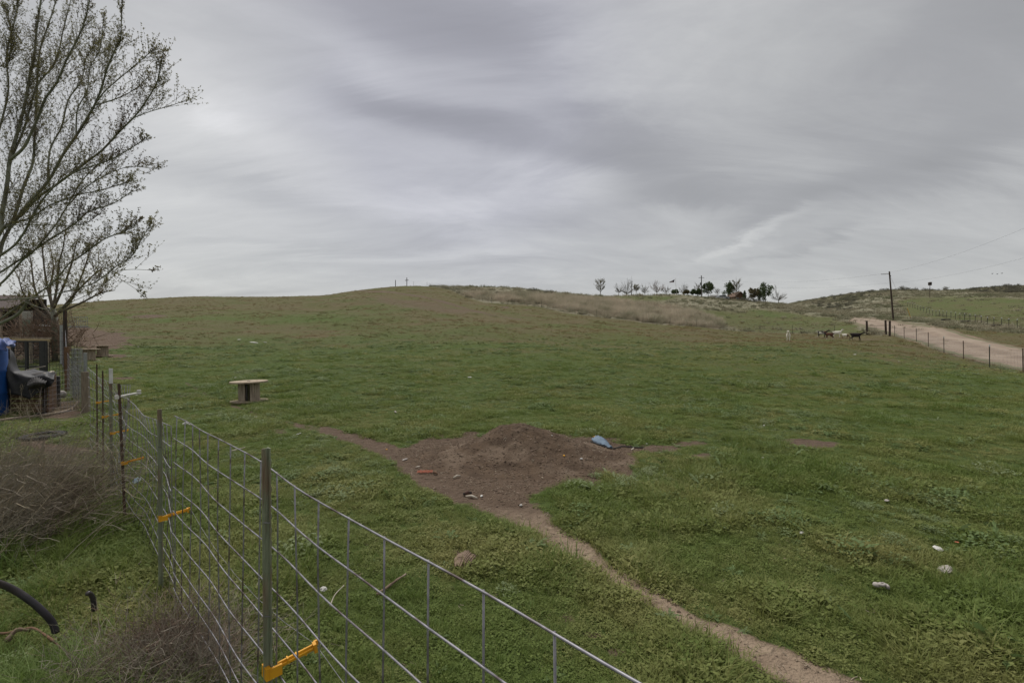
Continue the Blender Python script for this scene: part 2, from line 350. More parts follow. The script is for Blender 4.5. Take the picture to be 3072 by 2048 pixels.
GD = np.exp(np.linspace(math.log(1.0), math.log(520), 1400))
def gp(px, py, Dmin=0):
    """first ground point on the ray through photo position px,py"""
    d = pdir(px, py); t = GD[GD > Dmin]; X = d.x / d.y * t; Z = CAMH + d.z / d.y * t
    h = H(X, t); k = np.argmax(Z <= h)
    if Z[k] > h[k]:          # ray passes above everything: the crest it comes closest to
        k = int(np.argmin((Z - h) / t))
        return Vector((X[k], t[k], h[k]))
    if k > 0:
        a = Z[k - 1] - h[k - 1]; b = h[k] - Z[k]; f = a / (a + b + 1e-12); D = t[k - 1] + (t[k] - t[k - 1]) * f
    else: D = t[k]
    x = d.x / d.y * D; return Vector((x, D, Hs(x, D)))
def crest(px, Dmax=200):
    d = pdir(px, 900); t = GD[(GD > 60) & (GD < Dmax)]; X = d.x / d.y * t; h = (H(X, t) - CAMH) / t
    k = int(np.argmax(h)); return Vector((X[k], t[k], Hs(X[k], t[k])))
def proj(x, y, z):
    c, s = math.cos(PITCH), math.sin(PITCH); z = z - CAMH
    dep = y * c - z * s; up = y * s + z * c; dep = np.maximum(dep, 1e-3)
    return 1536 + F * x / dep, 1024 - F * up / dep

def segdist(px, py, pts, wpts, asp=1.0):
    """min over polyline of distance/width (photo pixels, rows weighted by asp); returns (ratio, along)"""
    best = np.full(px.shape, 1e9)
    for (a, b, wa, wb) in zip(pts[:-1], pts[1:], wpts[:-1], wpts[1:]):
        ax, ay, bx, by = a[0], a[1] * asp, b[0], b[1] * asp; dx, dy = bx - ax, by - ay
        t = np.clip(((px - ax) * dx + (py * asp - ay) * dy) / (dx * dx + dy * dy), 0, 1)
        d = np.hypot(px - ax - t * dx, py * asp - ay - t * dy) / (wa + (wb - wa) * t)
        best = np.minimum(best, d)
    return best
def inpoly(px, py, poly):
    ins = np.zeros(px.shape, bool); n = len(poly)
    for i in range(n):
        x1, y1 = poly[i]; x2, y2 = poly[(i + 1) % n]
        if y1 == y2: continue
        c = ((y1 > py) != (y2 > py)) & (px < (x2 - x1) * (py - y1) / (y2 - y1) + x1); ins ^= c
    return ins
def polysd(px, py, poly, asp=1.0):
    """signed distance in photo pixels, positive inside"""
    pts = poly + [poly[0]]; d = segdist(px, py, pts, [1] * len(pts), asp)
    return np.where(inpoly(px, py, poly), d, -d)

FENCE = [(1180, 850), (1290, 857), (1340, 868), (1400, 893), (1450, 908), (1536, 914), (1600, 919), (1640, 926), (1700, 941), (1790, 951), (1929, 969), (2010, 976), (2090, 980), (2181, 991), (2280, 997), (2377, 1001), (2504, 1003), (2599, 1003), (2684, 1012)]
FW = [(gp(a, b)) for a, b in FENCE]
FWxy = np.array([(p.x, p.y) for p in FW])
PATH = [(560, 1150), (640, 1195), (760, 1240), (880, 1272), (975, 1292), (1080, 1322), (1180, 1362), (1290, 1430), (1400, 1480), (1480, 1506), (1570, 1545), (1650, 1608), (1740, 1665), (1850, 1735), (1960, 1800), (2080, 1868), (2200, 1925), (2330, 1985), (2480, 2048), (2740, 2140), (3900, 2500), (5200, 3000)]
PATHW = [5, 7, 9, 12, 16, 22, 34, 46, 52, 50, 50, 50, 52, 40, 44, 46, 50, 54, 60, 70, 120, 160]
MOUND = [(1172, 1352), (1240, 1334), (1310, 1312), (1400, 1300), (1750, 1300), (1850, 1318), (1905, 1335), (1960, 1343), (1890, 1372), (1900, 1405), (1880, 1435), (1815, 1425), (1790, 1462), (1730, 1448), (1640, 1470), (1600, 1500), (1590, 1540), (1540, 1540), (1470, 1515), (1390, 1490), (1300, 1445), (1235, 1400), (1180, 1370)]
PATCH = [  # px, py, rx, ry, strength
 (2435, 1332, 95, 12, 1), (2380, 1322, 60, 7, .8), (2110, 1368, 36, 9, .9), (1980, 1345, 60, 10, .8), (455, 948, 50, 5, .9), (430, 952, 80, 5, .5), (290, 1020, 110, 34, .9), (230, 1000, 90, 20, .9), (100, 1040, 130, 45, .95),
 (345, 1068, 60, 6, .8), (1705, 1855, 40, 20, .9), (1780, 1905, 50, 18, .9), (1850, 1955, 45, 18, .9), (370, 1135, 50, 5, .7), (840, 1295, 26, 8, .5), (560, 1185, 60, 8, .5), (870, 1228, 30, 8, .5),
 (1370, 1660, 35, 12, .6), (190, 1355, 110, 24, .9), (110, 1330, 90, 22, .7), (170, 1230, 90, 30, .8), (2640, 1250, 60, 5, .3), (690, 2010, 50, 24, .7), (1500, 1480, 90, 20, .8),
 (1515, 922, 16, 3, .8), (1580, 929, 14, 2, .5), (2600, 1018, 60, 3, .4), (1250, 985, 60, 4, .25), (760, 2048, 40, 30, .5), (2070, 1330, 60, 10, .6)]
TAN = [(1380, 884), (1420, 879), (1560, 886), (1700, 893), (1900, 905), (2050, 930), (2150, 958), (2175, 992), (2090, 982), (2010, 974), (1929, 966), (1790, 948), (1640, 921), (1530, 908), (1440, 900)]
GRN2 = [(1990, 922), (2150, 930), (2350, 928), (2450, 945), (2560, 968), (2600, 1003), (2377, 1000), (2200, 990), (2150, 960), (2060, 936)]
GRN3 = [(2684, 905), (2730, 890), (2790, 887), (2900, 890), (3072, 892), (3500, 890), (3500, 1000), (3072, 985), (2900, 962), (2800, 958), (2720, 945)]
GRN4 = [(1780, 890), (1850, 884), (1980, 885), (2080, 884), (1980, 902), (1900, 906), (1830, 898)]
RNEAR = [(2548, 965), (2570, 972), (2600, 982), (2684, 1005), (2760, 1030), (2840, 1057), (2971, 1090), (3072, 1110), (3300, 1160)]
RFAR = [(2566, 952), (2590, 954), (2620, 956), (2700, 966), (2790, 977), (2840, 988), (2971, 1025), (3072, 1046), (3300, 1092)]
ROADP = RNEAR + RFAR[::-1]

def masks(x, y, z):
    """colour fields of the ground, fixed to the ground: bare dirt, pale dust, dry turf, scrub, lushness, straw"""
    px, py = proj(x, y, z); r = np.hypot(x, y); front = y > .4
    nz = fbm(x, y, .35, 4) - .5; nz2 = fbm(x + 50, y, 1.3, 4) - .5; nz3 = fbm(x, y + 90, 6, 4) - .5; nz4 = fbm(x + 12, y + 33, 22, 4) - .5
    near = front & (r < 14)
    d = segdist(px, py, PATH, PATHW, 1.5)
    path = np.where(near | (front & (r < 20)), 1 - sstep(.62, 1.25, d + nz * 1.3 + nz2 * .4), 0)
    path = path * np.where(px < 960, .55 + nz * 1.2, 1)
    ms = polysd(px, py, MOUND, 2.2)
    mound = np.where(near, sstep(-10, 26, ms + nz * 95 + nz2 * 30), 0)
    dirt = np.maximum(path, mound)
    for (cx, cy, rx, ry, st) in PATCH:
        q = np.hypot((px - cx) / rx, (py - cy) / ry); lim = (r < 150) & front
        dirt = np.maximum(dirt, np.where(lim, st * (1 - sstep(.55, 1.2, q + nz * .9 + nz2 * .7)), 0))
    pale = np.clip(path * (1 - mound) * sstep(1470, 1640, py), 0, 1)
    pale = np.where(near, pale, 0)
    # which side of the boundary fence
    fx = np.interp(px, [a for a, b in FENCE], FWxy[:, 1]); beyond = sstep(0, 1.6, y - fx) * (px > 1290) * (px < 2650)
    beyond = np.where(px <= 1290, 0, beyond)
    farright = sstep(0, 3, y - 60) * sstep(2600, 2680, px)
    scrub = np.maximum(beyond, farright) * (y > 35)
    g2 = np.where(y > 50, np.maximum.reduce([sstep(-14, 14, polysd(px, py, g, 2.0) + nz3 * 40) for g in (GRN2, GRN3, GRN4)]), 0)
    scrub = scrub * (1 - .92 * g2 * (y < 235))
    straw = np.where((y > 50) & (y < 150), sstep(-4, 10, polysd(px, py, TAN, 2.0) + nz3 * 30), 0) * beyond
    rd = polysd(px, py, ROADP, 2.0)
    road = np.where(front & (y > 20) & (y < 110), sstep(-9, 1, rd + nz2 * 12), 0)
    dirt = np.maximum(dirt, road * .95); pale = np.maximum(pale, road * .8)
    # track over the hill and dry crown of the hill
    hp = segdist(px, py, [(1080, 872), (1180, 877), (1260, 889), (1330, 905), (1400, 927), (1480, 946), (1560, 958)], [5, 6, 6, 7, 6, 5, 4], 2.0)
    hill = np.where((y > 40) & (y < 142) & front, 1 - sstep(.5, 1.5, hp + nz3 * 1.2), 0)
    hp2 = segdist(px, py, [(1150, 900), (1260, 915), (1380, 935)], [40, 50, 30], 3.0)
    hill2 = np.where((y > 40) & (y < 142) & front, 1 - sstep(.4, 1.5, hp2 + nz3 * .8), 0)
    dirt = np.maximum(dirt, np.maximum(hill * .55, hill2 * .45))
    dry = sstep(14, 70, r + nz3 * 45 + nz4 * 60) * (1 - .55 * sstep(.1, .3, nz3 + nz4 * .6) )
    dry = np.clip(dry * (1 - .45 * g2) + sstep(.1, .35, nz2 + nz3) * .35 * sstep(6, 16, r), 0, 1)
    lush = np.where(front & (r > 10) & (r < 95), np.exp(-((py - 955 - nz3 * 30) / 14) ** 2) * sstep(150, 400, px) * (1 - sstep(1000, 1300, px)), 0)
    lush = np.maximum(lush, np.where((r > 12) & (r < 40), np.exp(-((py - 1010) / 22) ** 2) * sstep(300, 420, px) * (1 - sstep(560, 800, px)), 0))
    lush = np.maximum(lush * .75, g2 * sstep(-.1, .2, nz3) * .35)
    # left side behind the fence: yard dust
    return dict(dirt=np.clip(dirt, 0, 1), pale=pale, dry=dry, scrub=scrub, straw=np.clip(straw, 0, 1), lush=np.clip(lush, 0, 1), mound=mound)

# ------------------------------------------------------------------ ground sheet
def ground_material():
    m = bpy.data.materials.new('pasture_ground'); m.use_nodes = True; t = m.node_tree; b = t.nodes['Principled BSDF']
    b.inputs['Roughness'].default_value = .95; b.inputs['Specular IOR Level'].default_value = .12
    tcn = nd(t, 'ShaderNodeTexCoord'); O = tcn.outputs['Object']
    def no(scale, detail=5, rough=.55, stretch=None):
        n = nd(t, 'ShaderNodeTexNoise'); v = O
        if stretch:
            mp = nd(t, 'ShaderNodeMapping'); t.links.new(O, mp.inputs[0]); mp.inputs['Scale'].default_value = stretch; v = mp.outputs[0]
        t.links.new(v, n.inputs['Vector']); n.inputs['Scale'].default_value = scale; n.inputs['Detail'].default_value = detail; n.inputs['Roughness'].default_value = rough
        return n.outputs['Fac']
    def at(n): a = nd(t, 'ShaderNodeAttribute'); a.attribute_name = n; return a.outputs['Fac']
    def ct(x, lo, hi): return ma('DIVIDE', ma('SUBTRACT', x, lo, nt=t), hi - lo, nt=t, clamp=True)
    f1 = ct(no(.9, 8, .68), .35, .65); f2 = ct(no(7, 6, .65), .35, .65); f3 = ct(no(.16, 5, .6), .38, .62); f4 = ct(no(40, 4, .6), .3, .7)
    g = mixc(f1, (.060, .094, .022), (.105, .128, .038), nt=t)
    g = mixc(ma('MULTIPLY', f2, .55, nt=t), g, (.048, .070, .022), nt=t)
    dr = mixc(f1, (.165, .126, .062), (.118, .100, .046), nt=t)
    dr = mixc(ma('MULTIPLY', f3, .7, nt=t), dr, (.150, .115, .068), nt=t)
    dr = mixc(ma('MULTIPLY', f2, .38, nt=t), dr, (.055, .062, .024), nt=t)
    fs = ct(no(.55, 6, .7, (.35, 1.6, 1)), .40, .62); dr = mixc(ma('MULTIPLY', fs, .45, nt=t), dr, (.070, .084, .028), nt=t); g = mixc(ma('MULTIPLY', fs, .35, nt=t), g, (.092, .128, .034), nt=t)
    dryf = ma('MULTIPLY', at('dry'), ma('ADD', .62, ma('MULTIPLY', f3, .6, nt=t), nt=t), nt=t, clamp=True)
    c = mixc(dryf, g, dr, nt=t)
    c = mixc(ma('MULTIPLY', at('lush'), ma('ADD', .5, ma('MULTIPLY', f1, .5, nt=t), nt=t), nt=t), c, (.066, .112, .022), nt=t)
    s1 = ct(no(.45, 8, .7), .36, .64); s2 = ct(no(1.6, 6, .7), .38, .62)
    sc = mixc(s1, (.22, .20, .14), (.14, .145, .088), nt=t)
    sc = mixc(ma('MULTIPLY', s2, .6, nt=t), sc, (.28, .25, .185), nt=t)
    c = mixc(at('scrub'), c, sc, nt=t)
    stw = mixc(s2, (.34, .28, .20), (.24, .20, .145), nt=t)
    c = mixc(ma('MULTIPLY', at('straw'), .85, nt=t), c, stw, nt=t)
    d1 = mixc(f2, (.115, .080, .058), (.165, .118, .085), nt=t)
    d1 = mixc(ma('MULTIPLY', f4, .5, nt=t), d1, (.075, .052, .038), nt=t)
    dp = mixc(f2, (.265, .195, .138), (.34, .26, .185), nt=t); dp = mixc(ma('MULTIPLY', f4, .45, nt=t), dp, (.20, .15, .11), nt=t)
    d1 = mixc(at('pale'), d1, dp, nt=t)
    d1 = mixc(ma('MULTIPLY', at('mound'), .55, nt=t), d1, (.120, .084, .058), nt=t)
    edge = ma('ADD', at('dirt'), ma('MULTIPLY', ma('SUBTRACT', f2, .5, nt=t), .35, nt=t), nt=t)
    c = mixc(ct(edge, .25, .6), c, d1, nt=t)
    t.links.new(c, b.inputs['Base Color'])
    hsum = ma('ADD', ma('MULTIPLY', f2, .05, nt=t), ma('MULTIPLY', f1, .12, nt=t), nt=t); hsum = ma('ADD', hsum, ma('MULTIPLY', f4, .008, nt=t), nt=t)
    bp = nd(t, 'ShaderNodeBump'); bp.inputs['Strength'].default_value = .75; bp.inputs['Distance'].default_value = 1.0
    t.links.new(hsum, bp.inputs['Height']); t.links.new(bp.outputs[0], b.inputs['Normal'])
    return m
M['ground'] = ground_material()
def sheet(name, X, Y, Z, m, kind=None, extra=None):
    """grid mesh from 2-D arrays"""
    a, b = X.shape; me = bpy.data.meshes.new(name); co = np.stack([X, Y, Z], -1).reshape(-1, 3)
    i = np.arange(a * b).reshape(a, b); q = np.stack([i[:-1, :-1], i[1:, :-1], i[1:, 1:], i[:-1, 1:]], -1).reshape(-1, 4)
    me.vertices.add(len(co)); me.vertices.foreach_set('co', co.ravel().astype(np.float32))
    me.loops.add(q.size); me.loops.foreach_set('vertex_index', q.ravel().astype(np.int32))
    me.polygons.add(len(q)); me.polygons.foreach_set('loop_start', np.arange(0, q.size, 4, dtype=np.int32)); me.polygons.foreach_set('loop_total', np.full(len(q), 4, np.int32))
    me.polygons.foreach_set('use_smooth', np.ones(len(q), bool)); me.materials.append(m); me.update(calc_edges=True)
    o = bpy.data.objects.new(name, me); COL.objects.link(o)
    if kind: o['kind'] = kind
    mk = masks(X.ravel(), Y.ravel(), Z.ravel())
    mk.update(extra or {})
    for k, v in mk.items():
        at = me.attributes.new(k, 'FLOAT', 'POINT'); at.data.foreach_set('value', v.astype(np.float32))
    return o
# front sector fine, the rest coarse; both meet on the same bearings
thf = np.concatenate([np.linspace(-PI, -1.05, 60)[:-1], np.linspace(-1.05, 1.05, 900), np.linspace(1.05, PI, 60)[1:]])
rr = np.exp(np.linspace(math.log(.7), math.log(880), 470)); rr = np.concatenate([[.001, .3], rr])
TT, RR = np.meshgrid(thf, rr, indexing='ij'); X = RR * np.sin(TT); Y = RR * np.cos(TT)
sheet('ground', X, Y, H(X, Y), M['ground'], 'structure')
# gravel road, its own sheet a few cm above the field
def along(pts, t):
    p = np.array(pts, float); s = np.linspace(0, 1, len(p)); return np.interp(t, s, p[:, 0]), np.interp(t, s, p[:, 1])
GPN = [gp(a, b) for a, b in RNEAR]; GPF = [gp(a, b) for a, b in RFAR]
tt = np.linspace(0, 1, 90); ss = np.linspace(0, 1, 16)
nx_, ny_ = along([(p.x, p.y) for p in GPN], tt); fx_, fy_ = along([(p.x, p.y) for p in GPF], tt)
X = nx_[:, None] * (1 - ss) + fx_[:, None] * ss; Y = ny_[:, None] * (1 - ss) + fy_[:, None] * ss
M['road'] = mat('gravel_road', (.275, .215, .165), (.215, .165, .127), .9, .95, .8, 9, detail=8, c3=(.31, .25, .195), spec=.1)
_t = M['road'].node_tree; _b = _t.nodes['Principled BSDF']; _c = _b.inputs['Base Color'].links[0].from_socket
_a = nd(_t, 'ShaderNodeAttribute'); _a.attribute_name = 'rut'; _c = mixc(ma('MULTIPLY', _a.outputs['Fac'], .5, nt=_t), _c, (.34, .275, .215), nt=_t)
_a = nd(_t, 'ShaderNodeAttribute'); _a.attribute_name = 'verge'; _n = nd(_t, 'ShaderNodeTexNoise'); _n.inputs['Scale'].default_value = 1.2; _n.inputs['Detail'].default_value = 7; _tc = nd(_t, 'ShaderNodeTexCoord'); _t.links.new(_tc.outputs['Object'], _n.inputs['Vector'])
_c = mixc(ma('MULTIPLY', ma('SUBTRACT', ma('ADD', ma('MULTIPLY', _a.outputs['Fac'], .5, nt=_t), _n.outputs['Fac'], nt=_t), .62, nt=_t), 5, nt=_t, clamp=True), _c, (.15, .145, .085), nt=_t); _t.links.new(_c, _b.inputs['Base Color'])
rz = .035 * np.minimum(1, 4 * np.minimum(ss, 1 - ss) + .3)
rut = np.exp(-((ss - .30) / .07) ** 2) + np.exp(-((ss - .66) / .07) ** 2); verge = 1 - sstep(0, .16, np.minimum(ss, 1 - ss))
sheet('gravel_road', X, Y, H(X, Y) + rz - .03 * rut, M['road'], 'structure', dict(rut=np.broadcast_to(rut, X.shape).ravel(), verge=np.broadcast_to(verge, X.shape).ravel()))

# ------------------------------------------------------------------ scattering of uncountable growth
def scatter(name, pos, rot, scl, idx, tone, variants, label, cat='plants'):
    me = bpy.data.meshes.new(name); n = len(pos); me.vertices.add(n); me.vertices.foreach_set('co', np.asarray(pos, np.float32).ravel())
    for nm, ty, dat in (('rot', 'FLOAT_VECTOR', rot), ('scl', 'FLOAT_VECTOR', scl), ('tone', 'FLOAT', tone)):
        a = me.attributes.new(nm, ty, 'POINT'); a.data.foreach_set('vector' if ty == 'FLOAT_VECTOR' else 'value', np.asarray(dat, np.float32).ravel())
    a = me.attributes.new('pick', 'INT', 'POINT'); a.data.foreach_set('value', np.asarray(idx, np.int32))
    me.update(); o = bpy.data.objects.new(name, me); COL.objects.link(o)
    c = bpy.data.collections.new(name + '_source')
    for i, v in enumerate(variants): 
        ob = bpy.data.objects.new('%s_source_%02d' % (name, i), v); c.objects.link(ob)
    g = bpy.data.node_groups.new(name, 'GeometryNodeTree'); g.interface.new_socket('Geometry', in_out='INPUT', socket_type='NodeSocketGeometry'); g.interface.new_socket('Geometry', in_out='OUTPUT', socket_type='NodeSocketGeometry')
    gi = g.nodes.new('NodeGroupInput'); go = g.nodes.new('NodeGroupOutput'); ip = g.nodes.new('GeometryNodeInstanceOnPoints'); ci = g.nodes.new('GeometryNodeCollectionInfo')
    ci.inputs['Collection'].default_value = c; ci.inputs['Separate Children'].default_value = True; ci.inputs['Reset Children'].default_value = True
    def na(nm, ty): a = g.nodes.new('GeometryNodeInputNamedAttribute'); a.data_type = ty; a.inputs['Name'].default_value = nm; return a.outputs['Attribute']
    l = g.links.new; l(gi.outputs[0], ip.inputs['Points']); l(ci.outputs[0], ip.inputs['Instance']); ip.inputs['Pick Instance'].default_value = True
    l(na('pick', 'INT'), ip.inputs['Instance Index'])
    er = g.nodes.new('FunctionNodeEulerToRotation'); l(na('rot', 'FLOAT_VECTOR'), er.inputs[0]); l(er.outputs[0], ip.inputs['Rotation'])
    l(na('scl', 'FLOAT_VECTOR'), ip.inputs['Scale']); l(ip.outputs[0], go.inputs[0])
    md = o.modifiers.new('scatter', 'NODES'); md.node_group = g
    return tag(o, label, cat, None, 'stuff')
def mesh_of(mb, m):
    me = bpy.data.meshes.new('tuft'); me.from_pydata(mb.v, [], mb.f); me.materials.append(m); me.update(); return me
def blade(mb, x, y, h, w, az, lean, seg=2):
    dx, dy = math.cos(az), math.sin(az); sx, sy = -dy * w / 2, dx * w / 2; vs = []
    for i in range(seg + 1):
        t = i / seg; o = lean * h * t * t; z = h * t * (1 - .25 * lean * t); k = 1 - t * .75
        vs += [(x + dx * o - sx * k, y + dy * o - sy * k, z), (x + dx * o + sx * k, y + dy * o + sy * k, z)]
    mb.add(vs, [(2 * i, 2 * i + 1, 2 * i + 3, 2 * i + 2) for i in range(seg)])
def tuft(n, rad, h, w, leanmax, m, seg=2):
    mb = MB()
    for i in range(n):
        a = random.uniform(0, 2 * PI); r = rad * math.sqrt(random.random())
        blade(mb, r * math.cos(a), r * math.sin(a), h * random.uniform(.45, 1.1), w * random.uniform(.6, 1.2), a + random.gauss(0, .9), random.uniform(.2, leanmax), seg)
    return mesh_of(mb, m)
def lobed_leaf(mb, az, ln, w, up, droop):
    """a toothed thistle or dandelion leaf: zigzag outline along a bent midrib"""
    n = 7; dx, dy = math.cos(az), math.sin(az); vs = []
    for i in range(n + 1):
        t = i / n; d = ln * t; z = .006 + up * ln * t - droop * ln * t * t * 1.1; k = math.sin(PI * min(1, t * .9 + .1)) * (1 if i % 2 else .38)
        vs += [(dx * d, dy * d, z), (dx * (d + .1 * ln * (i % 2)) - dy * w * k, dy * (d + .1 * ln * (i % 2)) + dx * w * k, z + w * .25), (dx * (d + .1 * ln * (i % 2)) + dy * w * k, dy * (d + .1 * ln * (i % 2)) - dx * w * k, z + w * .25)]
    fs = []
    for i in range(n): a = 3 * i; fs += [(a, a + 3, a + 4, a + 1), (a, a + 2, a + 5, a + 3)]
    mb.add(vs, fs)
def rosette(n, ln, w, m):
    mb = MB()
    for i in range(n): lobed_leaf(mb, 2 * PI * i / n + random.gauss(0, .3), ln * random.uniform(.5, 1.1), w * random.uniform(.7, 1.2), random.uniform(.2, .95), random.uniform(.2, .9))
    return mesh_of(mb, m)
def leafclump(n, rad, h, ls, m):
    mb = MB()
    for i in range(n):
        a = random.uniform(0, 2 * PI); r = rad * math.sqrt(random.random()); z = h * random.random() * (1 - .5 * r / rad); q = random.uniform(0, 2 * PI); s = ls * random.uniform(.6, 1.2); tl = random.uniform(-.5, .8)
        c = Vector((r * math.cos(a), r * math.sin(a), z)); u = Vector((math.cos(q), math.sin(q), tl)) * s; v = Vector((-math.sin(q), math.cos(q), random.uniform(-.4, .4))) * s * .45
        mb.add([c - u * .5, c + v, c + u, c - v], [(0, 1, 2, 3)])
    return mesh_of(mb, m)
def polar_pts(dens, r0, r1, th0, th1, cell=60):
    """random points, density per square metre given as dens(r)"""
    out = []; e = np.exp(np.linspace(math.log(r0), math.log(r1), cell))
    for a, b in zip(e[:-1], e[1:]):
        n = rng.poisson(dens((a + b) / 2) * (b * b - a * a) / 2 * (th1 - th0)); r = np.sqrt(rng.uniform(a * a, b * b, n)); t = rng.uniform(th0, th1, n)
        out.append(np.stack([r * np.sin(t), r * np.cos(t)], 1))
    return np.concatenate(out)
# places kept free of tufts (things standing or lying there): filled in as (x, y, radius)
CLEAR = []
for _px, _py, _r in ((492, 1990, .34), (2645, 1775, .07), (2835, 1719, .09), (2813, 1656, .06), (1397, 1690, .13), (412, 1450, .10), (970, 1782, .05), (2660, 1509, .06)):
    _p = gp(_px, _py); CLEAR.append((_p.x, _p.y, _r))
def veg(name, xy, variants, s0, s1, label, tonefn, keep=None, grow=0.0, tilt=.12, cat='grass', sink=.004):
    x, y = xy[:, 0], xy[:, 1]; z = H(x, y); mk = masks(x, y, z)
    k = rng.random(len(x)) < (keep(x, y, mk) if keep else (1 - mk['dirt'] * 1.05))
    for (cx, cy, cr) in CLEAR: k &= np.hypot(x - cx, y - cy) > cr
    x, y, z = x[k], y[k], z[k]; mk = {a: b[k] for a, b in mk.items()}; n = len(x); r = np.hypot(x, y)
    rot = np.stack([rng.normal(0, tilt, n), rng.normal(0, tilt, n), rng.uniform(0, 6.28, n)], 1)
    s = rng.uniform(s0, s1, n) * (1 + grow * r) * (1 - .5 * mk['dirt']) * (.72 + .75 * sstep(.42, .62, fbm(x + 3, y + 77, 1.0, 4))); scl = np.stack([s * (1 + grow * r * .6), s * (1 + grow * r * .6), s], 1)
    return scatter(name, np.stack([x, y, z - sink], 1), rot, scl, rng.integers(0, len(variants), n), np.clip(tonefn(x, y, mk), 0, 1), variants, label, cat)

short = [tuft(34, .085, .065, .0045, 1.3, M['g_blade']) for _ in range(4)] + [tuft(26, .10, .050, .006, 1.6, M['g_blade']) for _ in range(2)] + [leafclump(90, .09, .05, .016, M['g_blade']) for _ in range(2)]
def tone_a(x, y, mk): return .16 + (fbm(x, y, .8, 4) - .42) * 1.7 + mk['dry'] * .65 + rng.normal(0, .13, len(x))
xy = polar_pts(lambda r: 620 * min(1, (4.0 / r) ** 1.5), 1.1, 66, -1.0, .95); xy = np.concatenate([xy, polar_pts(lambda r: 420, 1.1, 6.5, .95, 1.7), polar_pts(lambda r: 420, 1.1, 6.5, -1.6, -1.0)])
def keep_a(x, y, mk): return (1 - 1.35 * mk['dirt']) * (1 - sstep(8, 58, np.hypot(x, y)) ** .75 * .97) * (1 - .9 * sstep(-1, 1, x - 100))
veg('grass', xy, short, .55, 1.25, 'short grazed green turf covering the whole pasture', tone_a, keep_a, .005)
# coarser, greener clumps between: gives the turf its tufty look
clumps = [tuft(60, .13, .12, .006, 1.1, M['g_long'], 3) for _ in range(3)]
xy = polar_pts(lambda r: 34 * min(1, (5.0 / r) ** 1.0), 1.6, 55, -1.0, .95)
veg('grass_clumps', xy, clumps, .45, 1.0, 'taller darker grass clumps dotted through the pasture turf', lambda x, y, mk: .25 + (fbm(x, y, .9, 3) - .45) * 2, lambda x, y, mk: (1 - 1.2 * mk['dirt']) * sstep(.44, .62, fbm(x + 9, y, 1.6, 3)) * (1 - sstep(14, 34, np.hypot(x, y))), .006)
# thistle and dock rosettes
ros = [rosette(11, .12, .020, M['g_weed']) for _ in range(3)] + [rosette(15, .10, .016, M['g_weed']) for _ in range(2)] + [leafclump(150, .12, .08, .018, M['g_weed']) for _ in range(3)]
xy = polar_pts(lambda r: 44 * min(1, (5.0 / r) ** .8), 1.6, 42, -.9, .95)
veg('broadleaf_weeds', xy, ros, .45, 1.15, 'pale green thistle and broadleaf rosettes scattered through the turf', lambda x, y, mk: .1 + (fbm(x, y, .7, 3) - .42) * 2.2 + rng.normal(0, .15, len(x)),
    lambda x, y, mk: (1 - 1.2 * mk['dirt']) * (.12 + .88 * sstep(.46, .64, fbm(x + 40, y + 20, 1.9, 3))), .006, cat='weeds')
# long grass on the near side of the wire fence
lg = [tuft(55, .11, .27, .0065, 1.25, M['g_long'], 4) for _ in range(4)]
def onleft(x, y): return sstep(.12, .3, -(x + y - .80) / 1.414)       # fence line runs at 45 degrees
pp = rng.uniform((-6.5, .9), (0, 5.5), (5200, 2))
def keep_l(x, y, mk):
    near = np.exp(-((y - 1.7) / 1.1) ** 2)
    return onleft(x, y) * (.13 + .87 * near) * (1 - mk['dirt'])
veg('long_grass', pp, lg, .32, .78, 'long lush grass in the bottom left corner on the near side of the wire fence', lambda x, y, mk: .25 + (fbm(x, y, .5, 3) - .5) * 1.6, keep_l, 0, .2)
# loose dirt and straw on the bare ground
def clodmesh(s):
    mb = MB(); vs = []; c = []
    for i in range(3):
        for j in range(5): a = 2 * PI * j / 5 + i; r = s * (.9, 1, .5)[i] * random.uniform(.7, 1.2); vs.append((r * math.cos(a), r * math.sin(a), s * (-.4, .2, .65)[i] * random.uniform(.8, 1.1)))
    fs = [(i * 5 + j, i * 5 + (j + 1) % 5, i * 5 + 5 + (j + 1) % 5, i * 5 + 5 + j) for i in range(2) for j in range(5)] + [(10, 11, 12, 13, 14)]
    mb.add(vs, fs); return mb
CL = [mesh_of(clodmesh(.016), M['clod']) for _ in range(4)]
def chipmesh():
    mb = MB()
    for k in range(3): mb.box((random.uniform(-.03, .03), random.uniform(-.03, .03), .003), (random.uniform(.02, .05), .004, .003), random.uniform(0, PI))
    return mb
CH = [mesh_of(chipmesh(), M['chip']) for _ in range(3)]
# the soil heap
MC = Vector((.05, 7.05)); 
def mound_h(x, y):
    u = (x - .12) / 1.02; v = (y - 7.15) / .74; g = np.exp(-(u * u + v * v) * 1.15) * .36
    u2 = (x + .05) / .40; v2 = (y - 7.25) / .38; g = g + np.exp(-(u2 * u2 + v2 * v2)) * .11
    g = g + np.exp(-(((x - .75) / .7) ** 2 + ((y - 7.2) / .6) ** 2)) * .07
    n = (fbm(x, y, .30, 4) - .5) * .09 + (fbm(x + 5, y, .08, 3) - .5) * .035
    return g + n * sstep(.01, .08, g) - .02 * (1 - sstep(.0, .03, g))
gx = np.linspace(-2.3, 2.4, 330); gy = np.linspace(5.4, 8.9, 260); X, Y = np.meshgrid(gx, gy, indexing='ij')
M['soil'] = mat('dark_soil', (.118, .082, .056), (.080, .056, .040), 5, .95, 1.0, 60, c3=(.16, .118, .086), detail=9, spec=.08)
mo = sheet('soil_heap', X, Y, H(X, Y) + mound_h(X, Y) - .012, M['soil'])
tag(mo, 'low heap of dark crumbly soil on the bare patch in the pasture', 'soil heap')
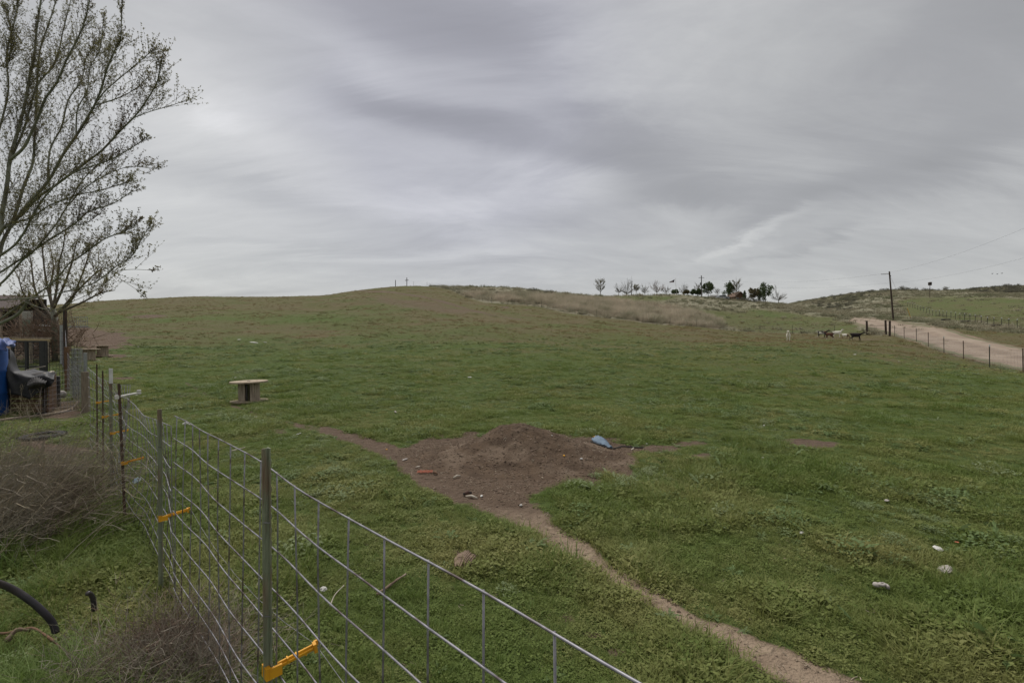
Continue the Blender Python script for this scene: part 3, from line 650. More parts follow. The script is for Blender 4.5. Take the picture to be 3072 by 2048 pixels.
def dots(name, n, variants, lo, hi, label, area, fn, cat):
    x = rng.uniform(area[0], area[1], n); y = rng.uniform(area[2], area[3], n); z = H(x, y); mk = masks(x, y, z); k = rng.random(n) < fn(x, y, mk); x, y, z = x[k], y[k], z[k]
    z = np.maximum(z, z + mound_h(x, y) * (np.abs(x) < 2.3) * (y > 5.4) * (y < 8.9) - .012); n = len(x)
    s = lo + (hi - lo) * rng.random(n) ** 3; t = np.clip(rng.random(n) ** 2 * .8 + .3 * fbm(x, y, .2, 2) - .1, 0, 1)
    scatter(name, np.stack([x, y, z], 1), np.stack([rng.normal(0, .4, n), rng.normal(0, .4, n), rng.uniform(0, 6, n)], 1), np.stack([s] * 3, 1), rng.integers(0, len(variants), n), t, variants, label, cat)
dots('soil_crumbs', 42000, CL, .2, 1.15, 'loose crumbs of soil on the heap and along the bare path', (-2.3, 2.6, 1.6, 8.9), lambda x, y, mk: np.clip(mk['mound'] * .8 + (mk['dirt'] - .5) * .10, 0, 1), 'soil')
dots('straw_bits', 15000, CH, .5, 1.2, 'bits of dry straw trodden into the bare ground', (-2.6, 2.8, 1.4, 9.2), lambda x, y, mk: np.clip((mk['dirt'] - .25) * (.30 + .6 * mk['pale']), 0, 1), 'straw')

dots('straw_in_turf', 26000, CH, .35, .9, 'bits of dead straw caught between the grass blades', (-7, 8, 1.4, 11), lambda x, y, mk: np.clip(.02 + .5 * sstep(.5, .68, fbm(x + 60, y + 10, .7, 3)), 0, 1) * (1 - mk['mound']), 'straw')
# tall dry grass beyond the field fence, bunch grass on the hills
tall = [tuft(40, .45, 1.05, .022, .7, M['g_dry'], 2) for _ in range(4)]
scr = [tuft(34, .35, .38, .03, 1.2, M['g_scrub'], 2) for _ in range(3)] + [leafclump(60, .4, .3, .12, M['g_scrub'])]
hl = [tuft(26, .22, .13, .016, 1.5, M['g_hill'], 2) for _ in range(3)] + [leafclump(40, .25, .10, .06, M['g_hill'])]
xy = polar_pts(lambda r: 5.5 * (40 / r) ** .8, 30, 150, -.95, .85)
veg('hill_turf_tufts', xy, hl, .5, 1.1, 'small tufts and bents on the grazed hill', lambda x, y, mk: (fbm(x, y, 4, 4) - .42) * 2.0 + mk['dry'] * .95 - mk['lush'] * .5 + rng.normal(0, .18, len(x)), lambda x, y, mk: (.15 + .85 * sstep(.42, .6, fbm(x + 5, y + 5, 2.6, 4))) * (1 - mk['dirt'] * .8) * (1 - mk['straw']) * sstep(28, 55, np.hypot(x, y)) * .8)
a = np.stack([rng.uniform(-22, 52, 60000), rng.uniform(68, 140, 60000)], 1)
veg('tall_dry_grass', a, tall, .55, 1.15, 'tall tan dry grass standing beyond the pasture fence', lambda x, y, mk: (fbm(x, y, 3, 4) - .38) * 2.6 + rng.normal(0, .2, len(x)), lambda x, y, mk: mk['straw'] * (.35 + .65 * sstep(.4, .6, fbm(x, y, 3.5, 3))), cat='dry grass')
a = np.stack([rng.uniform(-30, 330, 200000), rng.uniform(60, 300, 200000)], 1)
def keep_s(x, y, mk):
    px, _ = proj(x, y, np.zeros_like(x)); return mk['scrub'] * (px < 3300) * (.25 + .75 * sstep(.4, .6, fbm(x, y, 6, 3))) * .5 * (1 - .8 * mk['dirt'])
veg('bunch_grass', a, scr, .7, 1.6, 'grey green bunch grass and weeds covering the rough hillside', lambda x, y, mk: (fbm(x, y, 8, 3) - .3) * 1.8, keep_s, cat='bunch grass')

# ------------------------------------------------------------------ near fence: cattle panels on steel posts
FD = Vector((-1.0, 1.0, 0)).normalized()             # along the fence, away from the camera
FN = Vector((1.0, 1.0, 0)).normalized()              # towards the pasture
def on_line(px, xinf=100):                            # point of the fence line seen in photo column px
    D = 1272.0 / (px - xinf); return Vector(((px - 1536) / F * D, D, 0))
PZ = lambda py, D: CAMH - (py - HZ) / F * D
root = empty('wire_panel_fence', on_line(797), 'silver wire panel fence on green steel posts running diagonally through the left foreground', 'fence')
# (photo column, top row, kind, insulator row)
POSTS = [(797, 1345, 'green', 2012), (475, 1228, 'green', 1552), (370, 1150, 'rust', 1387), (330, 1108, 'white', 1298), (305, 1112, 'thin', 1249), (288, 1092, 'thin', 1206)]
def tpost(base, h, m, lean, studs=True, ws=1.0):
    mb = MB(); R = Matrix.Rotation(PI / 4 + .0, 3, 'Z')      # flange faces the near side
    # local frame: flange across FD, web towards +FN
    def W(c): return c
    n = 2
    for (c, sz) in (((0, .014, h / 2), (.036, .0045, h)), ((0, -.0035, h / 2), (.0050, .030, h)), ((0, -.010, h / 2), (.010, .003, h)), ((.012, .0105, h / 2), (.006, .0025, h)), ((-.012, .0105, h / 2), (.006, .0025, h))):
        mb.box(R2 @ Vector(c), sz, R=R2)
    if studs:
        z = .12
        while z < h - .03: mb.box(R2 @ Vector((0, .0185, z)), (.013, .009, .020), R=R2); z += .052
    mb.v = [(a * ws, b * ws, c) for a, b, c in mb.v]
    return mb
R2 = Matrix((( -FD.x, FN.x, 0), (-FD.y, FN.y, 0), (0, 0, 1)))
def zig(pts, r, n=5): mb = MB(); mb.tube(pts, r, n); return mb
tips = []
for (px, py, kind, iy) in POSTS:
    b = on_line(px); b.z = Hs(b.x, b.y) - .05; h = PZ(py, b.y) - b.z
    o = tpost(b, h, None, 0, ws={797: .80, 475: .74, 370: .62, 330: .80}.get(px, .45)).build('post', {'green': M['post_green'], 'rust': M['post_rust'], 'white': M['post_green'], 'thin': M['post_rust']}[kind], root)
    ln = {797: -.006, 475: .010, 370: .03, 330: .0, 305: .02, 288: .015}[px]
    o.location = b - root.location; o.rotation_euler = (0, ln * .3, 0) if px != 370 else (0, -.035, 0)
    if kind == 'white':
        mb = MB(); mb.box(R2 @ Vector((0, .004, h - .075)), (.034, .034, .17), R=R2); t = mb.build('white_painted_tip', M['white_paint'], o)
    if px == 370:
        mb = MB(); zi = h - .13
        mb.box(R2 @ Vector((0, -.02, zi)), (.05, .03, .035), R=R2); mb.tube([R2 @ Vector((0, .0, zi)), R2 @ Vector((-.03, .09, zi + .012)), R2 @ Vector((-.05, .16, zi + .02))], [.012, .010, .009], 6); mb.lathe(R2 @ Vector((-.05, .16, zi + .005)), [(.016, 0), (.02, .012), (.012, .022), (.02, .034), (.014, .045)], 8); mb.build('white_insulator', M['white_plastic'], o)
    zi = PZ(iy, b.y) - b.z
    mb = MB(); iw = {797: 1.0, 475: .85, 370: .75}.get(px, .62); mb.box(R2 @ Vector((0, -.004, zi - .012)), (.05, .018, .045), R=R2)
    mb.box(R2 @ Vector((.022, .022, zi - .012)), (.010, .045, .04), R=R2)
    Ra = R2 @ Matrix.Rotation(math.radians(-8), 3, 'Z') @ Matrix.Rotation(math.radians(9), 3, 'X')
    L_ = .135; mb.box(R2 @ Vector((.014, .035 + L_ / 2, zi + .006)), (.007, L_, .024), R=Ra); mb.box(R2 @ Vector((.014, .035 + L_ / 2, zi + .006)), (.020, L_, .006), R=Ra)
    for q in (.25, .5, .75): mb.box(R2 @ Vector((.014, .035 + L_ * q, zi + .006)), (.019, .005, .023), R=Ra)
    mb.box(R2 @ Vector((.026, .035 + L_, zi + .014)), (.026, .012, .036), R=Ra); mb.box(R2 @ Vector((.012, .045 + L_, zi + .022)), (.010, .016, .020), R=Ra)
    mb.v = [(a * (.6 + .4 * iw), b_ * (.6 + .4 * iw), zi + (c - zi) * iw) for a, b_, c in mb.v]
    mb.build('yellow_insulator', M['yellow'], o)
    tips.append(b + R2 @ Vector((.014, .045 + L_, zi + .012)))
    for q in range(3):                                   # wire clips
        zc = h * (.30 + .25 * q); mb = MB(); mb.tube([R2 @ Vector((-.02, .006, zc)), R2 @ Vector((-.0, -.012, zc + .006)), R2 @ Vector((.02, .006, zc + .004))], .0022, 4); mb.build('wire_clip', M['wire'], o)
# electric strand through the insulator tips
pts = []
end = tips[0] + Vector((.95, -.95, .02)); seq = [end] + tips
for a, b in zip(seq[:-1], seq[1:]):
    for k in range(6): t = k / 6; p = a.lerp(b, t); p.z -= .09 * 4 * t * (1 - t) * (a - b).length / 2; pts.append(p)
pts.append(seq[-1]); under(zig(pts, .0011, 4).build('electric_strand', M['wire'], root), root)
ROWS = [0, .152, .305, .457, .61, .762, .914, 1.016, 1.117, 1.218]          # from the top rod down
def panel(s0, s1, top, zbot, off, step=.203, phase=0.0, lean0=0.0, lean1=0.0, r=.0031, bow=0.0, nv=5):
    """s: metres along the fence from the 797 post; top(s): height of the top rod; the panel may lean sideways"""
    o0 = on_line(797); o0.z = 0
    def pt(s, d):
        f = (s - s0) / (s1 - s0); T = top(s); b = o0 + FD * s; zb = Hs(b.x, b.y); hgt = (T - zb) / 1.245; dd = d * hgt
        k = d / 1.245; lat = off + (lean0 + (lean1 - lean0) * f) * (1 - k) + bow * math.sin(PI * f) * math.sin(PI * k)
        w = .006 * math.sin(s * 5 + d * 3) + .002 * math.sin(s * 9 + d * 7)
        return b + FN * (lat + w) + Vector((0, 0, T - dd + .006 * math.sin(s * 3.1 + d * 9)))
    n = max(6, int((s1 - s0) / .1))
    for d in ROWS:
        under(zig([pt(s0 + (s1 - s0) * i / n, d) for i in range(n + 1)], r, nv).build('horizontal_rod', M['wire'], root, True), root)
    s = s0 + phase
    while s <= s1 + .001:
        q = [pt(s, d) + FN * .0055 for d in (0, .2, .45, .7, .95, 1.218)]
        under(zig(q, r * .96, nv).build('vertical_rod', M['wire'], root, True), root); s += step
S_ = lambda px: (on_line(px) - on_line(797)).length * (1 if px < 797 else -1)
s846 = S_(846)
def top1(s): return CAMH - .535 - .003 * s + .012 * math.sin(s * 1.3)
k0 = math.ceil((s846 + 2.6) / .203)
panel(s846 - .203 * 11, S_(500), top1, 0, .030, phase=0.0, lean0=0, lean1=.02)
def top2(s): 
    a, b = S_(490), S_(342); f = (s - a) / (b - a); return CAMH - (.615 + .09 * f + .05 * math.sin(PI * f))
panel(S_(492), S_(340), top2, 0, .045, phase=0, lean0=.0, lean1=.10, bow=.08)
def top3(s):
    a, b = S_(338), S_(258); f = (s - a) / (b - a); return CAMH - (.56 - .06 * f - .0 + .10 * math.sin(PI * f))
panel(S_(338), S_(262), top3, 0, .05, lean0=.12, lean1=.0, bow=.15, nv=4)

# ------------------------------------------------------------------ fence at the corner: timber posts, netting
def ground_at(px, py): return gp(px, py)
def boxpost(name, px, ybase, ytop, w, m, D=None, lean=0.0, parent=None):
    b = gp(px, ybase) if D is None else Vector(((px - 1536) / F * D, D, 0)); b.z = Hs(b.x, b.y)
    h = PZ(ytop, b.y) - b.z; mb = MB(); mb.lathe((0, 0, -.1), [(w / 2, 0), (w / 2, h * .5), (w / 2 * .96, h + .1)], 8) if m in (M['wood_dark'],) else mb.box((0, 0, h / 2 - .05), (w, w, h + .1), .5)
    o = mb.build(name, m, parent); o.location = b if not parent else b - parent.location; o.rotation_euler = (0, lean, 0); return o, b, h
cr_ = empty('netting_fence', gp(256, 1235), 'old wire netting fence on timber and pipe posts leading back past the animal yard', 'fence')
o, wb, wh = boxpost('timber_post', 257, 1235, 1115, .125, M['wood_post'], parent=cr_)
mb = MB(); mb.lathe((0, 0, 0), [(.036, 0), (.036, PZ(1058, wb.y + .15) - wb.z)], 10); o = mb.build('pipe_post', M['steel_pipe'], cr_); o.location = wb + Vector((-.10, .12, 0)) - cr_.location
o, bb, _ = boxpost('timber_post', 200, 1138, 1040, .095, M['wood_brown'], parent=cr_, D=14.2)
o, db, _ = boxpost('timber_post', 196, 1108, 932, .13, M['wood_dark'], parent=cr_, D=18.5)
o, eb, _ = boxpost('timber_post', 184, 1080, 975, .09, M['steel_pipe'], parent=cr_, D=22)
def netting(a, b, h0, h1, parent, name='netting', nrow=7, step=.18, r=.003, sag=.05, m=None, t0=0.0):
    L_ = (b - a).length; n = max(2, int(L_ / step)); g = MB()
    def pt(t, k):
        p = a.lerp(b, t); z = Hs(p.x, p.y); hh = h0 + (h1 - h0) * t; return Vector((p.x, p.y, z + .03 + hh * k - sag * k * 4 * t * (1 - t)))
    for j in range(nrow + 1): g.tube([pt(i / 10, j / nrow) for i in range(11)], r, 3, False)
    for i in range(n + 1): g.tube([pt(i / n, 0), pt(i / n, .5), pt(i / n, 1)], r * .85, 3, False)
    o = g.build(name, m or M['wire'], parent); return under(o, parent) if parent else o
netting(Vector((wb.x, wb.y, 0)), Vector((bb.x, bb.y, 0)), 1.05, 1.1, cr_, nrow=9, step=.10, sag=.1)
netting(Vector((bb.x, bb.y, 0)), Vector((db.x, db.y, 0)), 1.1, 1.6, cr_, nrow=11, step=.10)
netting(Vector((db.x, db.y, 0)), Vector((eb.x, eb.y, 0)), 1.6, 1.5, cr_, nrow=11, step=.10)
# curled end of the netting leaning inwards at the timber post
mb = MB()
for j in range(10):
    z = .05 + .11 * j; mb.tube([wb + Vector((-.15 - .45 * (t / 6) ** 1.5 , -.02 - .55 * t / 6, z * (1 - .13 * t / 6) + (0))) for t in range(7)], .003, 3, False)
for t in range(12): f = t / 2; mb.tube([wb + Vector((-.15 - .45 * (f / 6) ** 1.5, -.02 - .55 * f / 6, .03 + 1.05 * q * (1 - .13 * f / 6))) for q in (0, .5, 1)], .003, 3, False)
under(mb.build('curled_netting', M['wire'], cr_), cr_)
# roll of netting
rb = Vector(((230 - 1536) / F * 13.2, 13.2, 0)); rb.z = Hs(rb.x, rb.y); mb = MB(); hr = PZ(1046, 13.2) - rb.z
for k in range(4):
    rr_ = .05 + .022 * k
    for j in range(12): mb.tube([rb + Vector((rr_ * math.cos(a), rr_ * math.sin(a), hr * j / 11)) for a in np.linspace(k, k + 6.28, 9)], .0035, 3, False)
    for a in np.linspace(0, 6, 9): mb.tube([rb + Vector((rr_ * math.cos(a + k), rr_ * math.sin(a + k), 0)), rb + Vector((rr_ * math.cos(a + k), rr_ * math.sin(a + k), hr))], .004, 3, False)
tag(mb.build('wire_roll', M['steel_pipe']), 'upright roll of grey wire netting beside the tan timber corner post', 'wire roll')

# ------------------------------------------------------------------ wooden cable spools
def spool(px, py, dia, h, label, tilt=0.0, rz=0.0, gap=True):
    b = gp(px, py); D = b.y; b.z = Hs(b.x, b.y); R_ = dia / 2; t = .035
    root = empty('cable_spool', b, label, 'cable spool', 'wooden cable spools in the pasture'); root.rotation_euler = (0, tilt, rz)
    for k, z in enumerate((.012, h - t)):
        mb = MB()
        for part_ in range(2):        # two crossed board layers
            mb.lathe((0, 0, z + part_ * t / 2), [(R_ * (.995 if part_ else 1), 0), (R_, t * .47)], 40)
        d = mb.build('disc', M['wood_disc'], root)
        if k:
            mb = MB(); mb.lathe((0, 0, h + .0005), [(.045, 0), (.045, .003)], 16); mb.build('hole_shade_disc', M['wood_dark'], d)  # solid disc, no opening: shade of the centre hole put into its dark colour
            for a in range(4): mb = MB(); mb.lathe((.19 * math.cos(a * 1.57 + .6), .19 * math.sin(a * 1.57 + .6), h), [(.014, 0), (.010, .006)], 8); mb.build('bolt_head', M['post_rust'], d)
    n = 14; rc = R_ * .53
    for i in range(n):
        a = 2 * PI * i / n + .12
        if gap and abs(((math.degrees(a) + 82) % 360) ) < 17: continue
        mb = MB(); w = 2 * PI * rc / n * .95; mb.box((rc * math.cos(a), rc * math.sin(a), h / 2), (.022, w, h - 2 * t - .024), a); o = mb.build('stave', M['wood_pale'], root)
    mb = MB()
    for a in range(3): mb.tube([(.13 * math.cos(a * 2.1 - 1.5), .13 * math.sin(a * 2.1 - 1.5), t), (.13 * math.cos(a * 2.1 - 1.5), .13 * math.sin(a * 2.1 - 1.5), h - t)], .007, 6)
    mb.build('tie_rod', M['steel_pipe'], root)
    CLEAR.append((b.x, b.y, R_)); return root
sp1 = spool(748, 1205, .915, .555, 'nearest wooden cable spool, standing alone in the grass with a dark gap between its staves', -.018)
sp2 = spool(267, 1082, .92, .60, 'wooden cable spool partly behind the pipe of the corner post', 0, .5, False)
sp3 = spool(308, 1069, .90, .60, 'farther wooden cable spool standing clear on the edge of the bare yard', 0, 1.1, False)

# ------------------------------------------------------------------ boundary fence across the back of the pasture
bf = empty('field_fence', FW[5], 'thin wire boundary fence on dark steel posts crossing over the hill behind the pasture', 'fence')
def field_post(p, h, m, parent, name='post', w=.055, lean=0.0):
    mb = MB(); mb.box((0, 0, h / 2 - .05), (w, .008, h + .1), .3); mb.box((0, .02, h / 2 - .05), (.008, w * .8, h + .1), .3); mb.box((0, 0, h + .0), (w * 1.02, .03, .10), .3) if False else None
    o = mb.build(name, m, parent); o.location = p - parent.location; o.rotation_euler = (0, lean, 0); return o
M['post_dull'] = mat('dull_green_steel', (.06, .065, .05), (.045, .045, .035), 8, .8)
bp_ = [(1240, 857, 1.3), (1281, 857, 1.3), (1360, 871, 1.1), (1475, 910, 1.3), (1536, 914, 1.3), (1625, 924, 1.35), (1790, 951, 1.35), (1929, 969, 1.35), (2010, 977, 1.3), (2090, 981, 1.3), (2181, 992, 1.35), (2280, 997, 1.35), (2377, 1002, 1.35), (2504, 1004, 1.3)]
pos = []
for px, py, h in bp_:
    p = gp(px, py); p.z = Hs(p.x, p.y); pos.append((p, h)); field_post(p, h, M['post_dull'], bf)
for (a, ha), (b, hb) in zip(pos[:-1], pos[1:]):
    L_ = (b - a).length; g = MB(); n = max(3, int(L_ / 1.2))
    for j in range(7):
        k = (j + .5) / 7; q = []
        for i in range(n + 1): t = i / n; p = a.lerp(b, t); q.append((p.x, p.y, Hs(p.x, p.y) + 1.2 * k))
        g.tube(q, .004, 3, False)
    nv = int(L_ / .45)
    for i in range(nv): t = (i + .5) / nv; p = a.lerp(b, t); z = Hs(p.x, p.y); g.tube([(p.x, p.y, z), (p.x, p.y, z + 1.1)], .0035, 3, False)
    under(g.build('wire_mesh', M['wire'], bf), bf)
# gate posts and gate at the corner by the road
gpost = empty('pasture_gate', gp(2600, 1002), 'sagging wire gate between dark timber posts at the far corner of the pasture', 'gate')
gps = []
for (px, yb, yt, w, ln, dp) in ((2601, 1003, 962, .24, -.03, 0), (2658, 1003, 960, .24, -.05, 0), (2669, 1008, 962, .24, .0, 0)):
    p = gp(px, yb); p.z = Hs(p.x, p.y); h = PZ(yt, p.y) - p.z; gps.append((p, h)); mb = MB(); mb.lathe((0, 0, -.2), [(w / 2, 0), (w / 2 * 1.03, h * .5), (w / 2 * .94, h + .18), (w / 2 * .8, h + .2)], 9)
    o = mb.build('gate_post', M['wood_dark'], gpost); o.location = p - gpost.location; o.rotation_euler = (0, ln, 0)
a, b = gps[0][0], gps[1][0]
for z in (.15, .5, .85, 1.15):
    mb = MB(); mb.tube([Vector((p.x, p.y, Hs(p.x, p.y) + z)) for p in (a.lerp(b, t) for t in (0, .25, .5, .75, 1))], .022 if z > 1 else .008, 5); under(mb.build('gate_rail', M['post_dull'] if z > 1 else M['wire'], gpost), gpost)
g = MB()
for i in range(16): p = a.lerp(b, (i + .5) / 16); z = Hs(p.x, p.y); g.tube([(p.x, p.y, z + .05), (p.x, p.y, z + 1.1)], .004, 3, False)
under(g.build('gate_netting', M['wire'], gpost), gpost)
# roadside fence
rf = empty('roadside_fence', gp(2971, 1104), 'woven wire fence on thin steel posts between the pasture and the gravel road', 'fence')
rp = [(2684, 1012, 981), (2713, 1026, 988), (2750, 1038, 1001), (2786, 1054, 1006), (2833, 1069, 1018), (2892, 1086, 1026), (2971, 1104, 1039), (3072, 1130, 1052), (3190, 1160, 1075)]
pos = [gps[2][0]]
for i, (px, yb, yt) in enumerate(rp):
    D = float(np.interp(px, [2684, 2971, 3072, 3190], [58, 29, 24.7, 21.5])) if px > 2971 else None
    if D is None:
        t = (px - 2684) / (2971 - 2684); # straight line in plan
        A = np.array([46.7, 59.0]); B = np.array([28.7, 29.0]); k = (px - 1536) / F; s = (A[0] - k * A[1]) / ((A[0] - B[0]) - k * (A[1] - B[1])); D = A[1] + (B[1] - A[1]) * s
    x = (px - 1536) / F * D; p = Vector((x, D, Hs(x, D))); h = 1.3; pos.append(p)
    o = field_post(p, h, M['post_rust'] if i % 2 else M['post_dull'], rf, w=.05, lean=-.03)
    if i in (4, 6): mb = MB(); mb.box((0, 0, h), (.06, .05, .12), .3); mb.build('white_cap', M['white_paint'], o)
for a, b in zip(pos[:-1], pos[1:]):
    netting(Vector((a.x, a.y, 0)), Vector((b.x, b.y, 0)), 1.15, 1.15, rf, 'woven_wire', nrow=8, step=.2, r=.0034, sag=.02)
# fence of pale tipped posts on the far side of the road
ff = empty('tipped_post_fence', gp(2893, 990), 'long row of white tipped steel fence posts across the slope beyond the gravel road', 'fence')
pr = [(3140, 992), (3051, 989), (3026, 986), (3004, 985), (2981, 981), (2962, 978), (2943, 974), (2925, 973), (2909, 970), (2893, 967), (2879, 966), (2866, 965), (2852, 963), (2839, 962), (2828, 961), (2817, 960), (2807, 960), (2797, 960), (2787, 960), (2779, 960), (2770, 960), (2761, 960), (2752, 960), (2744, 960), (2737, 956), (2729, 952), (2722, 948)]
mb = MB(); mb.box((0, 0, .62), (.075, .05, 1.35), .3); me_p = mb.build('post', M['post_dull'], ff); mb = MB(); mb.box((0, 0, 1.34), (.10, .10, .16), .3); me_t = mb.build('white_tip', M['white_paint'], me_p)
prev = None; fg = MB()
for i, (px, yb) in enumerate(pr):
    D = float(np.interp(i, [0, 1, 5, 9, 14, 20, 26], [66, 71, 80, 92, 108, 128, 150])); x = (px - 1536) / F * D; p = Vector((x, D, Hs(x, D)))
    if i == 0: o = me_p
    else:
        o = me_p.copy(); COL.objects.link(o); o.parent = ff; t = me_t.copy(); COL.objects.link(t); t.parent = o
    o.location = p - ff.location; o.scale = (1, 1, 1)
    if prev is not None:
        for k in (.3, .6, .9, 1.15): fg.tube([prev + Vector((0, 0, k)), p + Vector((0, 0, k))], .006, 3, False)
    prev = p
under(fg.build('strand_wires', M['wire'], ff), ff)

# ------------------------------------------------------------------ trees
def rv(): return Vector((random.gauss(0, 1), random.gauss(0, 1), random.gauss(0, 1))).normalized()
def curve3(pts, n=5):
    """Catmull-Rom through pts"""
    P_ = [pts[0] * 2 - pts[1]] + pts + [pts[-1] * 2 - pts[-2]]; out = []
    for i in range(1, len(P_) - 2):
        for k in range(n):
            t = k / n; a, b, c, d = P_[i - 1:i + 3]
            out.append(.5 * ((2 * b) + (c - a) * t + (2 * a - 5 * b + 4 * c - d) * t * t + (3 * b - a - 3 * c + d) * t ** 3))
    out.append(P_[-2]); return out
def leafset(mb, p, s, n=4, up=.4):
    for _ in range(n):
        d = (rv() + Vector((0, 0, up))).normalized() * s * random.uniform(.6, 1.2); w = d.cross(rv()).normalized() * s * .24
        mb.add([p, p + d * .5 + w, p + d, p + d * .5 - w], [(0, 1, 2, 3)])
def twiggy(tw, lf, p, d, ln, r, lv, s, up=.35, dens=.07, nsub=4, spread=.55):
    """a twig with side twigs, buds and young leaves"""
    pts = [p]; q = p.copy(); k = 4; dd = d.normalized()
    for i in range(k): dd = (dd + rv() * .12 + Vector((0, 0, up * .22))).normalized(); q = q + dd * ln / k; pts.append(q.copy())
    tw.tube(pts, [r * (1 - .75 * i / k) for i in range(k + 1)], 3, False)
    if lv > 0:
        for i in range(nsub):
            t = random.uniform(.2, 1); j = min(k - 1, int(t * k)); a = pts[j].lerp(pts[j + 1], t * k - j)
            nd_ = (dd * .8 + rv() * spread + Vector((0, 0, up))).normalized(); twiggy(tw, lf, a, nd_, ln * random.uniform(.35, .62), r * .55, lv - 1, s, up, dens, nsub, spread)
    if lf is not None and lv <= 1:
        n = int(ln / dens)
        for i in range(n):
            t = (i + random.random()) / n; j = min(k - 1, int(t * k)); a = pts[j].lerp(pts[j + 1], t * k - j); leafset(lf, a + rv() * s * .3, s, random.choice((2, 3, 4)))
        leafset(lf, pts[-1], s, 4)
# --- the big tree at the left edge: limbs enter the frame from its trunk standing outside it
T1 = empty('tree', P(-330, 1250, 8.6), 'large tree with bare grey limbs and tiny new leaves leaning in from the left edge', 'tree')
T1.location.z = Hs(T1.location.x, T1.location.y)
tb = T1.location
def tl(pts, d0, d1): n = len(pts); return [P(a, b, d0 + (d1 - d0) * i / (n - 1)) for i, (a, b) in enumerate(pts)]
trunkp = [tb.copy() - Vector((0, 0, .1)), P(-325, 1120, 8.6), P(-300, 1000, 8.6), P(-260, 900, 8.6), P(-215, 820, 8.6)]
mb = MB(); mb.tube(curve3(trunkp, 4), list(np.linspace(.20, .12, 17)), 10); under(mb.build('trunk', M['bark'], T1, True), T1)
fork = trunkp[-1]
LIMBS = [  # photo polyline, distance start/end, radius in photo pixels start/end, spawn weight
 ([(-20, 720), (5, 640), (21, 555), (30, 475), (46, 421), (64, 357), (77, 300), (89, 229), (102, 171), (111, 79), (123, 0), (132, -90)], 8.6, 9.2, 9.5, 3, 1),
 ([(30, 480), (71, 443), (96, 393), (118, 343), (136, 296), (171, 246), (200, 179), (232, 118), (254, 64), (268, 0), (276, -60)], 8.7, 8.0, 6.5, 2, 1),
 ([(-30, 800), (10, 720), (40, 660), (71, 560), (98, 490), (103, 420), (107, 350), (112, 250), (120, 150), (150, 60), (175, -20)], 8.6, 9.8, 8, 2, 1),
 ([(-60, 790), (6, 688), (44, 664), (85, 610), (143, 546), (189, 464), (229, 407), (264, 350), (286, 311), (307, 257), (321, 207), (343, 154), (361, 121), (364, 71), (366, 8)], 8.6, 7.6, 9, 1.6, 1),
 ([(60, 650), (110, 595), (161, 560), (250, 493), (307, 450), (357, 396), (400, 354), (436, 307), (468, 254), (479, 214), (486, 171)], 8.5, 7.2, 6.5, 1.5, 1),
 ([(400, 354), (450, 335), (510, 318), (550, 304)], 7.6, 7.4, 2.2, 1, .6), ([(286, 316), (350, 296), (400, 271), (440, 236)], 7.9, 7.6, 3, 1.2, .8),
 ([(293, 300), (321, 268), (379, 218), (425, 179), (453, 157)], 7.9, 7.4, 3, 1.2, .8),
 ([(-40, 800), (0, 767), (44, 735), (76, 691), (97, 647), (135, 590), (185, 540), (240, 510), (330, 480), (400, 440), (430, 420)], 8.6, 7.4, 6.5, 1.5, 1),
 ([(-10, 700), (29, 679), (59, 664), (97, 650), (147, 617), (182, 603), (235, 585), (323, 565), (381, 547)], 8.6, 7.2, 5, 1.3, 1),
 ([(20, 680), (29, 676), (117, 675), (205, 676), (255, 670), (300, 640)], 8.6, 7.5, 2.6, 1.2, .8),
 ([(-60, 850), (0, 817), (59, 779), (100, 752), (141, 723), (188, 694), (229, 667), (264, 635), (323, 617), (358, 600), (396, 573)], 8.6, 7.0, 5.5, 1.4, 1),
 ([(117, 735), (170, 670), (200, 620), (235, 560), (265, 520), (300, 490)], 8.0, 8.4, 3.6, 1.4, 1),
 ([(-60, 890), (0, 852), (35, 817), (65, 782), (100, 755)], 8.6, 8.1, 5, 4, .6),
 ([(-60, 985), (6, 952), (73, 905), (129, 870), (175, 830), (205, 793), (243, 767), (293, 729), (340, 705), (372, 696), (410, 670)], 8.3, 6.9, 4.6, 1.3, 1),
 ([(-70, 900), (0, 899), (100, 893), (182, 878), (235, 864), (282, 849), (323, 820), (352, 796), (390, 773), (411, 743), (434, 702), (449, 679)], 8.0, 6.8, 4.2, 1, .9),
 ([(352, 811), (400, 808), (445, 810)], 7.0, 6.8, 1.6, .9, .5), ([(60, 900), (150, 930), (215, 905), (270, 880), (330, 840)], 8.0, 7.0, 1.8, .9, .3),
 ([(-70, 1000), (0, 970), (50, 945), (72, 920), (85, 900)], 8.2, 8.0, 8, 5.5, .0),
 ([(260, 770), (300, 790), (350, 830), (400, 862), (420, 880)], 7.3, 7.0, 1.5, .8, .5),
 ([(-40, 500), (0, 380), (25, 270), (20, 160), (45, 60), (60, -30)], 8.8, 9.5, 5, 2, .8), ([(36, 470), (75, 380), (110, 260), (165, 190), (190, 90), (215, -10)], 8.8, 9.4, 4.5, 1.5, 1),
 ([(143, 546), (150, 450), (185, 380), (205, 300), (245, 240), (260, 170), (300, 120)], 8.4, 9.0, 4, 1.4, 1), ([(229, 407), (232, 330), (262, 270), (270, 200), (300, 150), (310, 60)], 8.0, 8.6, 3.2, 1.2, 1),
 ([(200, 620), (260, 560), (330, 520), (390, 500), (455, 505)], 8.0, 7.6, 2.6, 1.1, .9), ([(-30, 250), (20, 200), (35, 120), (20, 30)], 9.2, 9.4, 3, 1.4, .8)]
tw = MB(); lf = MB()
